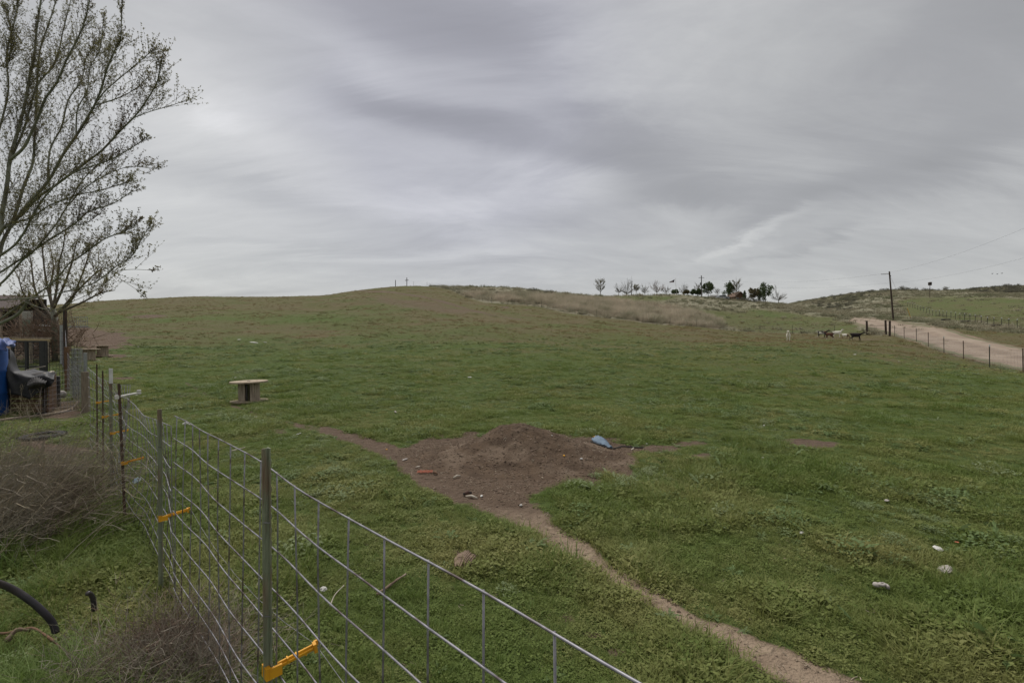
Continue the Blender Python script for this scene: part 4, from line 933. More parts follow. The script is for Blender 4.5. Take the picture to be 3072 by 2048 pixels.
for i, (pl, d0, d1, r0, r1, wgt) in enumerate(LIMBS):
    q = tl(pl, d0, d1)
    if pl[0][0] < -5: q = [fork + (q[0] - fork) * .0 + Vector((0, 0, -.05 * (i % 5)))] + q
    c = curve3(q, 4); n = len(c); dm = (d0 + d1) / 2
    mb = MB(); mb.tube(c, [.66 * (r0 + (r1 - r0) * (k / (n - 1)) ** .8) / F * dm for k in range(n)], 8); under(mb.build('limb', M['bark'], T1, True), T1)
    L_ = sum((c[k + 1] - c[k]).length for k in range(n - 1)); cnt = int(L_ * 19.0 * wgt * (.62 if pl[0][1] > 650 and i not in (0, 2, 3) else 1))
    for _ in range(cnt):
        t = random.uniform(.08, 1) ** .8; k = min(n - 2, int(t * (n - 1))); a = c[k].lerp(c[k + 1], t * (n - 1) - k); tg = (c[k + 1] - c[k]).normalized()
        px_, py_ = proj(a.x, a.y, a.z)
        if px_ < -60 or py_ < -90: continue
        d = (tg * 1.0 + rv() * .65 + Vector((.05, 0, .28))).normalized(); low = 1 if py_ < 800 else .6
        twiggy(tw, lf, a, d, random.uniform(.22, .72) * (1.15 - .35 * t) * low * (1 - .55 * sstep(.55, 1.0, t)), .0034, 1, .0255, .25, .072, 4)
    twiggy(tw, lf, c[-1], (c[-1] - c[-2]).normalized(), .12, .004, 1, .034, .25, .055, 4)
under(tag(tw.build('twigs', M['bark_dark'], T1), kind='stuff'), T1); under(tag(lf.build('leaves', M['leaf_bud'], T1), kind='stuff'), T1)
# --- second tree, in the yard behind
b2 = Vector(((165 - 1536) / F * 24.5, 24.5, 0)); b2.z = Hs(b2.x, b2.y)
T2 = empty('tree', b2, 'smaller many stemmed tree with a brushy tangled base beside the shed', 'tree')
tw = MB(); lf = MB(); D = 24.5
mb = MB(); mb.tube([b2 - Vector((0, 0, .1)), P(162, 960, D), P(158, 922, D)], [.13, .11, .10], 8); under(mb.build('trunk', M['bark'], T2, True), T2)
for pl, d1 in (([(158, 925), (170, 867), (176, 793), (188, 749), (195, 700)], 24), ([(158, 925), (150, 870), (160, 800), (150, 740)], 25.5), ([(160, 950), (211, 905), (235, 852), (255, 800), (268, 760)], 23), ([(160, 960), (120, 900), (103, 860), (95, 800), (85, 740)], 25.5),
               ([(158, 930), (190, 860), (215, 790), (228, 730)], 23.5), ([(150, 960), (100, 920), (70, 880), (55, 830)], 24), ([(165, 950), (225, 880), (275, 830), (310, 800)], 22.5), ([(158, 925), (140, 850), (130, 780), (125, 720)], 25), ([(170, 940), (240, 910), (300, 880), (345, 870)], 22.5)):
    q = curve3(tl(pl, 24.5, d1), 4); n = len(q); mb = MB(); mb.tube(q, list(np.linspace(.065, .016, n)), 6); under(mb.build('limb', M['bark_dark'], T2, True), T2)
    for _ in range(24):
        t = random.uniform(.15, 1); k = min(n - 2, int(t * (n - 1))); a = q[k].lerp(q[k + 1], t * (n - 1) - k)
        twiggy(tw, lf, a, ((q[k + 1] - q[k]).normalized() + rv() * .7 + Vector((0, 0, .3))).normalized(), random.uniform(.6, 1.3), .010, 1, .066, .3, .18, 3)
for _ in range(520):                                   # tangled dead brush round its foot
    a = b2 + Vector((random.gauss(-.5, .85), random.gauss(.0, .5), random.uniform(0, 1.7))); d = Vector((random.gauss(0, 1), random.gauss(0, .5), random.uniform(.1, 1.0))).normalized()
    twiggy(tw, None, a, d, random.uniform(.5, 1.3), .016, 1, .05, .0, .2, 3)
under(tag(tw.build('twigs', M['dry_red'], T2), kind='stuff'), T2); under(tag(lf.build('leaves', M['leaf_bud'], T2), kind='stuff'), T2)

# ------------------------------------------------------------------ trees and buildings on the ridge
def bare_tree(px, yb, yt, w, label, kind='vase', leaves=None, dz=3, stem=None, cat='tree', name='bare_tree'):
    c = crest(px); D = c.y + dz; b = Vector(((px - 1536) / F * D, D, 0)); b.z = max(PZ(yb, D) - .2, Hs(b.x, b.y) - .4); b.z = PZ(yb, D) - .1
    hgt = PZ(yt, D) - b.z; W2 = w / F * D / 2; root = empty(name, b, label, cat); tk = MB(); tw = MB(); lf = MB() if leaves else None
    th = hgt * {'vase': .15, 'oval': .18, 'slim': .22, 'multi': .02}[kind]
    tk.tube([(0, 0, -.6), (0, 0, th)], [hgt * .022, hgt * .017], 6); nb = {'vase': 16, 'oval': 20, 'slim': 18, 'multi': 20}[kind]
    if kind in ('oval', 'slim'): tk.tube([(0, 0, th), (.02 * hgt, 0, hgt * .6), (0, 0, hgt * .97)], [hgt * .016, hgt * .009, hgt * .002], 5)
    for i in range(nb):
        az = 2.4 * i + random.uniform(-.3, .3); f = i / nb
        if kind in ('vase', 'multi'): z0 = th * random.uniform(.7, 1); el = math.asin(random.uniform(.22, 1)); L_ = random.uniform(.78, .95) / math.sqrt((math.cos(el) / W2) ** 2 + (math.sin(el) / (hgt - z0)) ** 2)
        else: z0 = th + (hgt * .72 - th) * f; el = random.uniform(.35, 1.05); L_ = random.uniform(.65, .9) / math.sqrt((math.cos(el) / W2) ** 2 + (math.sin(el) / (hgt - z0)) ** 2)
        d = Vector((math.cos(az) * math.cos(el), math.sin(az) * math.cos(el), math.sin(el))); a = Vector((0, 0, z0)); m_ = a + d * L_ * .5 + rv() * L_ * .05; e_ = a + d * L_ + Vector((0, 0, L_ * .1))
        tk.tube([a, m_, e_], [hgt * .010, hgt * .006, hgt * .002], 4, False)
        for k in range(11):
            t = random.uniform(.2, 1); q = a.lerp(m_, t * 2) if t < .5 else m_.lerp(e_, t * 2 - 1)
            twiggy(tw, lf, q, (d + rv() * .7 + Vector((0, 0, .3))).normalized(), L_ * random.uniform(.22, .48), hgt * .0026 + .010, 1, .10, .3, .75, 4)
    tk.build('trunk', M['bark_dark'], root, True); tag(tw.build('twigs', M['bark_dark'] if not stem else stem, root), kind='stuff')
    if lf and lf.v: tag(lf.build('leaves', leaves, root), kind='stuff')
    return root
def ever(px, yb, yt, w, label, m, kind='pine', name='pine_tree', dz=3):
    c = crest(px); D = c.y + dz; b = Vector(((px - 1536) / F * D, D, PZ(yb, D) - .2)); hgt = PZ(yt, D) - b.z; W2 = w / F * D / 2
    root = empty(name, b, label, 'tree'); tk = MB(); tk.tube([(0, 0, -.6), (0, 0, hgt * .9)], [hgt * .025, hgt * .006], 6); lf = MB()
    n = 520 if kind == 'pine' else 260; ls = .42 if kind == 'pine' else .28
    lobes = [Vector((random.gauss(0, .45) * W2, random.gauss(0, .45) * W2, hgt * random.uniform(.3, .9))) for _ in range(16)]
    for i in range(n):
        if kind == 'pine':
            c0 = random.choice(lobes); p = c0 + Vector((random.gauss(0, .20) * W2, random.gauss(0, .20) * W2, random.gauss(0, .07) * hgt)); f = min(max(p.z / hgt, .08), 1); rm = W2 * math.sin(PI * min(1, f * .80 + .16)) ** .7
            rr_ = math.hypot(p.x, p.y)
            if rr_ > rm: p.x *= rm / rr_; p.y *= rm / rr_
        else:
            f = random.random() ** .8; rm = W2 * (1 - f ** 4) * (.75 + .25 * math.sin(f * 20 + i)); a = random.uniform(0, 6.28); r = rm * math.sqrt(random.uniform(.4, 1)); p = Vector((r * math.cos(a), r * math.sin(a), hgt * f))
        leafset(lf, p, ls, 4, .6)
    if kind == 'pine':
        for q in lobes[:9]: tk.tube([(0, 0, q.z * .75), q], [hgt * .008, hgt * .003], 4, False)
    tk.build('trunk', M['bark_dark'], root); tag(lf.build('crown', m, root), kind='stuff'); return root
M['tw_grey'] = mat('pale_grey_twigs', (.21, .195, .17), (.15, .14, .12), 3, .9)
bare_tree(1801, 887, 830, 37, 'lone oval tree with pale buds, leftmost tree on the ridge', 'oval', M['leaf_bud'], stem=M['tw_grey'])
bare_tree(1856, 882, 844, 26, 'dark bare tree at the left end of the thicket on the ridge', 'vase')
bare_tree(1880, 882, 841, 46, 'wide bare grey thicket tree on the ridge, widest of that clump', 'multi', stem=M['tw_grey'], dz=5)
bare_tree(1894, 882, 826, 9, 'thin poplar poking tall above the bare thicket on the ridge', 'slim', dz=7, stem=M['tw_grey'])
bare_tree(1908, 882, 852, 24, 'small upright tree with dark buds right of the bare thicket', 'oval', M['leaf_bud'])
bare_tree(1934, 882, 853, 36, 'low spreading bare tree between the thicket and the fan shaped tree', 'vase', stem=M['tw_grey'])
bare_tree(1970, 881, 843, 46, 'fan shaped bare tree left of the flagpole on the ridge', 'vase', stem=M['dry_red'])
bare_tree(1996, 881, 857, 34, 'small leaning bare tree just left of the flagpole', 'vase')
bare_tree(2051, 881, 855, 36, 'bare grey bush tree right of the flagpole', 'multi', stem=M['tw_grey'])
bare_tree(2093, 885, 849, 28, 'pale bare tree close beside the ridge utility pole', 'oval', stem=M['tw_grey'], dz=6)
bare_tree(2151, 888, 863, 22, 'small pale bare tree between the two big pines on the ridge', 'oval', stem=M['tw_grey'], dz=7)
bare_tree(2207, 900, 828, 30, 'tall slim pale tree in front of the brown house on the ridge', 'slim', M['leaf_bud'], dz=1, stem=M['tw_grey'])
bare_tree(2335, 907, 859, 44, 'bare spreading tree standing alone at the right end of the ridge', 'vase', stem=M['tw_grey'])
ever(2024, 881, 869, 20, 'low round evergreen bush at the foot of the flagpole', M['leaf_green'], name='evergreen_bush')
ever(2060, 882, 871, 20, 'low reddish evergreen bush behind the bare bush right of the flagpole', M['leaf_rust'], name='evergreen_bush')
ever(2078, 884, 868, 20, 'small dark evergreen left of the ridge utility pole', M['leaf_green'])
ever(2096, 886, 867, 18, 'small dark evergreen directly behind the foot of the ridge utility pole', M['leaf_green'])
ever(2124, 888, 847, 38, 'big round pine just right of the ridge utility pole', M['leaf_green'])
ever(2185, 898, 848, 36, 'pointed dark pine left of the tall slim pale tree', M['leaf_green'])
ever(2233, 897, 873, 11, 'narrow dark juniper against the brown house gable', M['leaf_green'], 'col', 'juniper')
ever(2259, 900, 863, 38, 'reddish green pine right of the brown house', M['leaf_rust'])
ever(2295, 899, 847, 46, 'tallest broad pine at the right of the ridge planting', M['leaf_green'], dz=6)
ever(2277, 901, 871, 13, 'left one of two dark columnar junipers below the broad pine', M['leaf_green'], 'col', 'juniper', dz=1)
ever(2291, 901, 868, 14, 'right one of two dark columnar junipers below the broad pine', M['leaf_green'], 'col', 'juniper', dz=1)
# houses, vehicle
def house(px0, px1, yb, ye, yr, D, label, gable=True):
    x0 = (px0 - 1536) / F * D; x1 = (px1 - 1536) / F * D; zb, ze, zr = PZ(yb, D) - 1, PZ(ye, D), PZ(yr, D); dp = 7
    root = empty('house', ((x0 + x1) / 2, D, zb), label, 'house'); w = (x1 - x0) / 2
    mb = MB(); mb.box((0, dp / 2, (ze - zb) / 2), (2 * w * .92, dp, ze - zb))
    if gable: mb.add([(-w * .92, 0, ze - zb), (w * .92, 0, ze - zb), (0, 0, zr - zb - .1), (-w * .92, dp, ze - zb), (w * .92, dp, ze - zb), (0, dp, zr - zb - .1)], [(0, 1, 2), (5, 4, 3), (0, 2, 5, 3), (1, 4, 5, 2)])
    mb.build('wall', M['house_wall'], root)
    if gable:
        for s in (-1, 1):
            mb = MB(); a = Vector((s * w, -.5, ze - zb - .1)); b = Vector((0, -.5, zr - zb)); k = Vector((0, dp + 1, 0)); t = Vector((0, 0, .18)); mb.add([a, b, b + k, a + k, a + t, b + t, b + k + t, a + k + t], [(0, 1, 2, 3), (7, 6, 5, 4), (0, 4, 5, 1), (1, 5, 6, 2), (2, 6, 7, 3), (3, 7, 4, 0)]); mb.build('roof_slope', M['house_roof'] if px0 < 2200 else M['house_wall'], root)
    else:
        mb = MB(); a = [(-w, -.6, ze - zb), (w, -.6, ze - zb), (w * .7, dp / 2, zr - zb), (-w * .7, dp / 2, zr - zb), (-w, dp + .6, ze - zb), (w, dp + .6, ze - zb)]; mb.add(a, [(0, 1, 2, 3), (3, 2, 5, 4), (0, 3, 4), (1, 5, 2), (1, 0, 4, 5)]); mb.build('roof', M['house_roof'], root)
    for q in (-.45, .45):
        mb = MB(); mb.box((w * q, -.03, (ze - zb) * .72), (w * .42, .08, (ze - zb) * .3)); f = mb.build('window', M['white_paint'], root); mb = MB(); mb.box((w * q, -.08, (ze - zb) * .72), (w * .36, .04, (ze - zb) * .24)); mb.build('pane', M['glass'], f)
house(2140, 2176, 898, 890, 882, crest(2155).y + 6, 'grey roofed low house half hidden behind the ridge between the two big pines', False)
house(2176, 2204, 900, 891, 886, crest(2190).y + 12, 'dark flat wing of house behind the pointed pine on the ridge', False)
house(2203, 2236, 902, 890, 876, crest(2220).y + 9, 'brown gabled house on the ridge behind the tall slim tree')
c = crest(2163); D = c.y + 1; x = (2163 - 1536) / F * D
car = empty('parked_car', (x, D, PZ(897, D) - .3), 'pale car parked on the ridge below the grey roofed house', 'car')
mb = MB(); pr_ = [(-2.1, .35), (-2.15, .8), (-1.3, .95), (-.8, 1.42), (.9, 1.45), (1.5, 1.0), (2.15, .85), (2.2, .35)]
v = [(a, y, z) for y in (-.85, .85) for a, z in pr_]; n = len(pr_); mb.add(v, [tuple(range(n)), tuple(range(2 * n - 1, n - 1, -1))] + [(i, i + n, (i + 1) % n + n, (i + 1) % n) for i in range(n)]); mb.build('body', M['car_paint'], car)
mb = MB(); mb.add([(-.95, -.87, 1.0), (1.2, -.87, 1.0), (.8, -.87, 1.36), (-.7, -.87, 1.36)], [(0, 1, 2, 3)]); mb.box((.1, -.868, 1.18), (1.5, .02, .3)); mb.build('side_window', M['glass'], car)
for q in (-1.35, 1.35):
    for s in (-.8, .8): mb = MB(); mb.lathe((q, s, .33), [(.33, -.1), (.33, .1)], 14, Matrix.Rotation(PI / 2, 3, 'X')); mb.build('wheel', M['rubber'], car)
# shrubs below the houses
def shrubmesh(n, ls, m, flat=.6):
    lf = MB(); tk = MB()
    lobes = [(random.uniform(0, 6.28), random.uniform(.1, .65), random.uniform(.3, .75)) for _ in range(9)]
    for i in range(n):
        a, r, z = random.choice(lobes); p = Vector((math.cos(a) * r, math.sin(a) * r, z * flat)) + Vector((random.gauss(0, .17), random.gauss(0, .17), random.gauss(0, .12)))
        if p.z < .02: p.z = .02
        leafset(lf, p, ls, 3, .5)
    for a, r, z in lobes: lf.tube([(0, 0, 0), (math.cos(a) * r * .5, math.sin(a) * r * .5, z * flat * .4), (math.cos(a) * r, math.sin(a) * r, z * flat)], [.035, .022, .01], 3, False)
    me = bpy.data.meshes.new('shrub'); me.from_pydata(lf.v, [], lf.f); me.materials.append(m); return me
SG = [shrubmesh(120, .13, M['sage'], f) for f in (.6, .75, .9)]
def shrub(p, s, sz, label, group, name='sagebrush'):
    o = bpy.data.objects.new(name, random.choice(SG)); COL.objects.link(o); o.location = p; o.rotation_euler = (0, 0, random.uniform(0, 6)); o.scale = (s, s, sz); return tag(o, label, 'shrub', group)
for px, py, s in ((2222, 899, 1.5), (2236, 901, 1.9), (2246, 900, 1.6), (2262, 902, 1.7), (2229, 897, 1.3), (2184, 900, 1.1)):
    c = crest(px); shrub(Vector(((px - 1536) / F * (c.y - 1), c.y - 1, PZ(py + 4, c.y - 1))), s, s * 1.0, 'rounded grey shrub planted on the ridge below the brown house', 'grey shrubs below the ridge houses', 'garden_shrub')
for px, py, s in ((1497, 883, 1.2), (1513, 883, 1.0), (1563, 881, 1.1), (1595, 877, 1.8), (1604, 880, 1.2), (1648, 882, 2.0), (1655, 884, 1.3)):
    p = gp(px, py); shrub(p, s, s * .8, 'dark low sagebrush dotted along the left crest of the hill behind the fence', 'sagebrush on the crest behind the fence')
LBLS = ['grey sagebrush in the dense patch on the far slope left of the roadside pole', 'grey sagebrush in the small low clump just above the gravel road bend', 'low sagebrush scattered along the far skyline right of the roadside pole', 'dark sagebrush in the thick patch at the right edge of the far hill']
reg = [([(2372, 908), (2440, 898), (2520, 884), (2600, 876), (2665, 868), (2655, 884), (2600, 892), (2570, 912), (2500, 930), (2440, 918)], 95, 1.0, 2.1), ([(2470, 925), (2520, 921), (2560, 932), (2530, 948), (2480, 938)], 14, .8, 1.6), ([(2690, 868), (2800, 864), (2900, 866), (2890, 872), (2700, 874)], 22, .9, 1.5), ([(2880, 868), (2990, 856), (3072, 850), (3072, 880), (2960, 880)], 75, 1.2, 2.6)]
for (poly, n, s0, s1), LBL in zip(reg, LBLS):
    xs = [a for a, b in poly]; ys = [b for a, b in poly]; k = 0; tries = 0
    while k < n and tries < 4000:
        tries += 1; px = random.uniform(min(xs), max(xs)); py = random.uniform(min(ys), max(ys))
        if not inpoly(np.array([px]), np.array([py]), poly)[0]: continue
        p = gp(px, py, 150); k += 1; shrub(p + Vector((0, 0, -.15)), random.uniform(s0, s1), random.uniform(s0, s1) * .85, LBL, 'sagebrush on the far right hillside')
for px in (2648, 2656, 2668, 2682, 2694, 2706, 2716, 2724, 2732, 2600, 2578, 2556, 2618, 2746, 2772, 2790, 2812, 2838, 2985, 3003, 3020, 3038, 3056, 2960, 2935, 2915):
    c = crest(px, 330); s = random.uniform(1.4, 2.8); shrub(c - Vector((0, 0, .3)), s, s * random.uniform(.8, 1.2), 'dark sagebrush on the skyline of the far right hill', 'sagebrush on the far right skyline')
# ------------------------------------------------------------------ poles, wires, flag, cross
def rod(name, a, b, r, m, parent=None, n=6): mb = MB(); mb.tube([a, b], r, n); o = mb.build(name, m, parent); return under(o, parent) if parent else o
def utility(px0, yb, px1, yt, D, label, r, arm):
    b = P(px0, yb, D); b.z = Hs(b.x, b.y); t = P(px1, yt, D - .3); root = empty('utility_pole', b, label, 'utility pole'); mb = MB(); mb.tube([b - Vector((0, 0, .5)), t], [r, r * .75], 8); under(mb.build('pole', M['pole_wood'], root), root); return root, b, t
up, ub, ut = utility(2681, 961, 2668, 814, gp(2681, 961).y, 'leaning wooden utility pole beside the gravel road', .16, None)
mb = MB(); mb.tube([ut - Vector((0, 0, .5)), ut + Vector((-1.6, 0, -.55))], .05, 5); under(mb.build('side_arm', M['pole_wood'], up), up)
mb = MB(); mb.lathe(ut + Vector((.14, -.1, -1.0)), [(.07, 0), (.10, .1), (.05, .22)], 8); under(mb.build('insulator', M['rubber'], up), up)
c = crest(2104); rp_, rb_, rt_ = utility(2105, 887, 2104, 826, c.y + 2, 'utility pole with a small transformer standing among the ridge trees', .17, None)
mb = MB(); mb.box(rt_ - Vector((0, 0, .7)), (1.7, .12, .12)); under(mb.build('cross_arm', M['pole_wood'], rp_), rp_)
mb = MB(); mb.lathe(rt_ + Vector((-.25, -.25, -3.0)), [(.20, 0), (.22, .1), (.22, .7), (.15, .8)], 10); under(mb.build('transformer', M['post_dull'], rp_), rp_)
def wire_run(a, b, sag, label, r=.018):
    mb = MB(); q = []
    for i in range(25): t = i / 24; p = a.lerp(b, t); p.z -= sag * 4 * t * (1 - t); q.append(p)
    mb.tube(q, r, 4, False); tag(mb.build('power_line', M['rubber']), label, 'power line')
wire_run(ut + Vector((-1.6, 0, -.5)), P(3350, 560, 46), 1.2, 'upper power line rising from the roadside pole to the right edge of the sky', .007)
wire_run(ut + Vector((0, 0, -2.2)), P(3350, 690, 46), 1.0, 'lower power line rising from the roadside pole to the right edge of the sky', .007)
wire_run(ut + Vector((-1.6, 0, -.5)), rt_ - Vector((.7, 0, .6)), 1.6, 'upper power line between the roadside pole and the ridge pole', .009)
wire_run(ut + Vector((0, 0, -2.2)), rt_ - Vector((.0, 0, 1.6)), 1.6, 'lower power line between the roadside pole and the ridge pole', .007)
under(rod('guy_wire', ut - Vector((0, 0, .6)), P(2735, 960, ub.y + 12), .012, M['wire'], up, 4), up)
ya, yb_ = P(2722, 925, ub.y + 10.5), P(2735, 961, ub.y + 12); o = rod('guy_wire_guard', ya, yb_, .05, M['yellow']); tag(o, 'slanting yellow guard tube on the guy wire right of the roadside pole', 'guard tube')
# flagpole
c = crest(2030); D = c.y + 2; fb = P(2030, 882, D); ft = P(2026, 834, D); fp = empty('flagpole', fb, 'thin white flagpole on the ridge with its flag blown to the left', 'flagpole')
mb = MB(); mb.tube([fb - Vector((0, 0, .5)), ft], [.055, .035], 8); under(mb.build('pole', M['white_paint'], fp), fp)
gx = []; nU, nV = 12, 6; mb = MB()
A_ = P(2024, 838, D); B_ = P(2022.5, 847, D); C_ = P(2009, 847.5, D)
for i in range(nU + 1):
    for j in range(nV + 1):
        u = i / nU; v = j / nV; p = A_.lerp(B_, v).lerp(C_ + Vector((0, 0, .25 * (1 - v) )), u); p.y += .25 * math.sin(u * 7 + v); mb.v.append(tuple(p))
for i in range(nU):
    for j in range(nV): k = i * (nV + 1) + j; mb.f.append((k, k + 1, k + nV + 2, k + nV + 1)); mb.m.append(1 if (j % 2 == 1 and i > 3) or j == nV - 1 else 0)
under(mb.build('flag', [M['flag_dark'], M['flag_light']], fp), fp)
# cross and lone post on the hill
for nm, px, yb, yt, lb in (('wooden_cross', 1221, 858, 833, 'dark wooden cross standing on the hilltop'), ('lone_post', 1187, 858, 840, 'single dark post on the hilltop left of the cross')):
    c = crest(px); D = c.y - 1; b = Vector(((px - 1536) / F * D, D, 0)); b.z = Hs(b.x, b.y); t = PZ(yt, D); 
    if nm == 'wooden_cross':
        root = empty(nm, b, lb, 'cross'); mb = MB(); mb.box((0, 0, (t - b.z) / 2), (.16, .16, t - b.z)); mb.build('upright', M['wood_dark'], root); mb = MB(); mb.box((0, -.1, (t - b.z) * .68), (1.0, .12, .15), R=Matrix.Rotation(-.08, 3, 'Y')); mb.build('cross_bar', M['wood_dark'], root)
    else: mb = MB(); mb.lathe(b - Vector((0, 0, .2)), [(.10, 0), (.09, t - b.z + .15), (.06, t - b.z + .2)], 8); tag(mb.build(nm, M['wood_dark']), lb, 'post')
# dark box on a pole
D = 178; p = Vector(((2788 - 1536) / F * D, D, 0)); p.z = Hs(p.x, p.y); t = PZ(848, D); q = PZ(856, D); root = empty('box_on_pole', p, 'dark box with a small roof on a thin pole on the far right skyline', 'nest box')
mb = MB(); mb.tube([(0, 0, -.3), (0, 0, q - p.z)], .10, 6); mb.build('pole', M['pole_wood'], root)
mb = MB(); mb.box((0, 0, (q + t) / 2 - p.z), (.85, .7, t - q)); mb.build('box', M['wood_dark'], root); mb = MB(); mb.add([(-.55, -.5, t - p.z), (.55, -.5, t - p.z), (.55, .5, t - p.z), (-.55, .5, t - p.z), (0, -.5, t - p.z + .22), (0, .5, t - p.z + .22)], [(0, 1, 4), (2, 3, 5), (1, 2, 5, 4), (3, 0, 4, 5), (3, 2, 1, 0)]); mb.build('roof', M['wood_dark'], root)
# birds
for i, (px, py, s) in enumerate(((2977, 821, 1), (2992, 822, .95), (3006, 820, .9))):
    p = P(px, py, 110); root = empty('bird', p, ['dark bird flying over the far right hill, left of three', 'dark bird flying over the far right hill, middle of three', 'dark bird flying over the far right hill, right of three'][i], 'bird', 'three birds in flight')
    mb = MB(); mb.lathe((0, 0, 0), [(.01, -.20), (.05, -.1), (.06, 0), (.04, .12), (.012, .2)], 8, Matrix.Rotation(PI / 2, 3, 'Y')); mb.build('body', M['bird'], root)
    for sgn in (-1, 1): mb = MB(); mb.add([(-.06, 0, .02), (.08, 0, .02), (.05, sgn * .2, .12), (-.03, sgn * .38, .05 + .05 * i), (-.08, sgn * .2, .10)], [(0, 1, 2, 4), (4, 2, 3)]); mb.build('wing', M['bird'], root)
# tyres lying beyond the road
for i, (px, py) in enumerate(((2838, 961), (2897, 966), (2984, 979))):
    p = gp(px, py); p.z = Hs(p.x, p.y); mb = MB(); mb.lathe((0, 0, 0), [(.30, .02), (.55, 0), (.62, .1), (.62, .22), (.55, .32), (.34, .30), (.30, .2)], 22); o = mb.build('tyre', M['rubber']); o.location = p; o.scale = (1.2, 1.2, 1.0)
    tag(o, ['leftmost of three black tyres lying by the white tipped posts', 'middle of three black tyres lying by the white tipped posts', 'rightmost and nearest of three black tyres lying by the white tipped posts'][i], 'tyre', 'tyres along the far fence')

# ------------------------------------------------------------------ goats
def skin_body(name, verts, edges, rad, parent, fn, mats):
    me = bpy.data.meshes.new(name); me.from_pydata(verts, edges, []); o = bpy.data.objects.new(name, me); COL.objects.link(o)
    o.modifiers.new('skin', 'SKIN'); me.skin_vertices.new() if not me.skin_vertices else None
    for i, r in enumerate(rad): me.skin_vertices[0].data[i].radius = r if isinstance(r, tuple) else (r, r)
    me.skin_vertices[0].data[0].use_root = True; sb = o.modifiers.new('smooth', 'SUBSURF'); sb.levels = 2; sb.render_levels = 2
    dg = bpy.context.evaluated_depsgraph_get(); ev = o.evaluated_get(dg); m2 = bpy.data.meshes.new_from_object(ev); bpy.data.objects.remove(o)
    for m in mats: m2.materials.append(m)
    for p in m2.polygons: p.material_index = fn(p.center); p.use_smooth = True
    o = bpy.data.objects.new(name, m2); COL.objects.link(o); o.parent = parent; return o
def goat(px, py, yaw, size, label, head, mats, fn, horns=True, legs=(0, 0, 0, 0), floppy=True, D=None):
    """x forward. head: 'up', 'graze'. legs: forward swing of front left, front right, hind left, hind right"""
    b = gp(px, py); b.z = Hs(b.x, b.y); root = empty('goat', b, label, 'goat', 'goats at the far side of the pasture'); root.rotation_euler = (0, 0, yaw); root.scale = (size,) * 3
    V = []; E = []; R_ = []
    def ad(p, r, par=None): V.append(p); R_.append(r); (E.append((par, len(V) - 1)) if par is not None else None); return len(V) - 1
    pel = ad((-.34, 0, .60), (0.18, 0.20)); m1 = ad((-.14, 0, .56), (0.205, 0.22), pel); m2 = ad((.08, 0, .56), (0.20, 0.22), m1); ch = ad((.27, 0, .60), (0.17, 0.205), m2)
    if head == 'up': nk = [((.40, 0, .72), .085), ((.47, 0, .84), .065), ((.50, 0, .93), .062)]; hd = [((.58, 0, .945), .058), ((.66, 0, .905), .044), ((.715, 0, .88), .034)]
    elif head == 'fwd': nk = [((.41, 0, .67), .085), ((.53, 0, .76), .065), ((.60, 0, .83), .060)]; hd = [((.67, 0, .84), .058), ((.75, 0, .80), .044), ((.80, 0, .775), .034)]
    else: nk = [((.40, 0, .54), .085), ((.50, 0, .38), .066), ((.56, 0, .26), .062)]; hd = [((.60, 0, .19), .058), ((.65, 0, .11), .044), ((.675, 0, .06), .034)]
    q = ch
    for p, r in nk + hd: q = ad(p, r, q)
    hv = V[-3]
    for s in (-1, 1):                                           # ears
        e = ad((hv[0] - .03, s * .05, hv[2] + .03), .022, len(V) - 3 if s == -1 else ear0); 
        if s == -1: ear0 = E[-1][0]
        ad((hv[0] - .03, s * .11, hv[2] + (-.03 if floppy else .04)), .018, e); ad((hv[0] - .01, s * .13, hv[2] + (-.11 if floppy else .07)), .011, len(V) - 1)
    tl_ = ad((-.47, 0, .68), .035, pel); ad((-.53, 0, .74 if floppy else .66), .022, tl_)
    for k, (s, sw) in enumerate(zip((1, -1), legs[:2])):
        a = ad((.25, s * .09, .44), .058, ch); kn = ad((.26 + sw * .5, s * .09, .26), .032, a); f = ad((.25 + sw, s * .09, .07), .022, kn); ad((.27 + sw, s * .09, .02), .028, f)
    for k, (s, sw) in enumerate(zip((1, -1), legs[2:])):
        a = ad((-.31 + .06, s * .10, .40), .072, pel); hk = ad((-.40 + sw * .6, s * .10, .25), .030, a); f = ad((-.36 + sw, s * .10, .07), .022, hk); ad((-.33 + sw, s * .10, .02), .028, f)
    skin_body('body', V, E, R_, root, fn, mats)
    for s in (-1, 1):
        if horns: mb = MB(); h = Vector(hv); mb.tube([h + Vector((-.01, s * .025, .05)), h + Vector((-.05, s * .045, .12)), h + Vector((-.12, s * .07, .15))], [.014, .010, .004], 6); mb.build('horn', M['horn'], root)
        mb = MB(); mb.lathe(Vector(hv) + Vector((.03, s * .046, .018)), [(.004, -.01), (.011, -.005), (.011, .005), (.004, .01)], 8); mb.build('eye', M['goat_eye'], root)
    return root
Wt, Bk, Br = M['goat_white'], M['goat_black'], M['goat_brown']
goat(2365, 1023.5, -2.12, 1.08, 'white goat standing alone to the left, facing the camera', 'up', [Wt], lambda c: 0, legs=(.02, -.02, .03, -.02))
goat(2466, 1013, -.42, 1.12, 'black goat with white flanks and pale rump, head raised to the right', 'fwd', [Bk, Wt, Br], lambda c: 1 if (-.30 < c.x < .16 and .44 < c.z < .66) or c.x < -.42 else (2 if .16 < c.x < .34 and c.z > .5 else 0), legs=(.05, -.06, -.06, .08))
goat(2488, 1018, PI - .85, 1.0, 'dark brown goat with white belly patch and white feet in front of the group', 'fwd', [Br, Wt, Bk], lambda c: 1 if c.z < .16 or (-.12 < c.x < .10 and c.z < .50) else (2 if c.x > .30 else 0), legs=(.02, -.05, .04, -.03), horns=False)
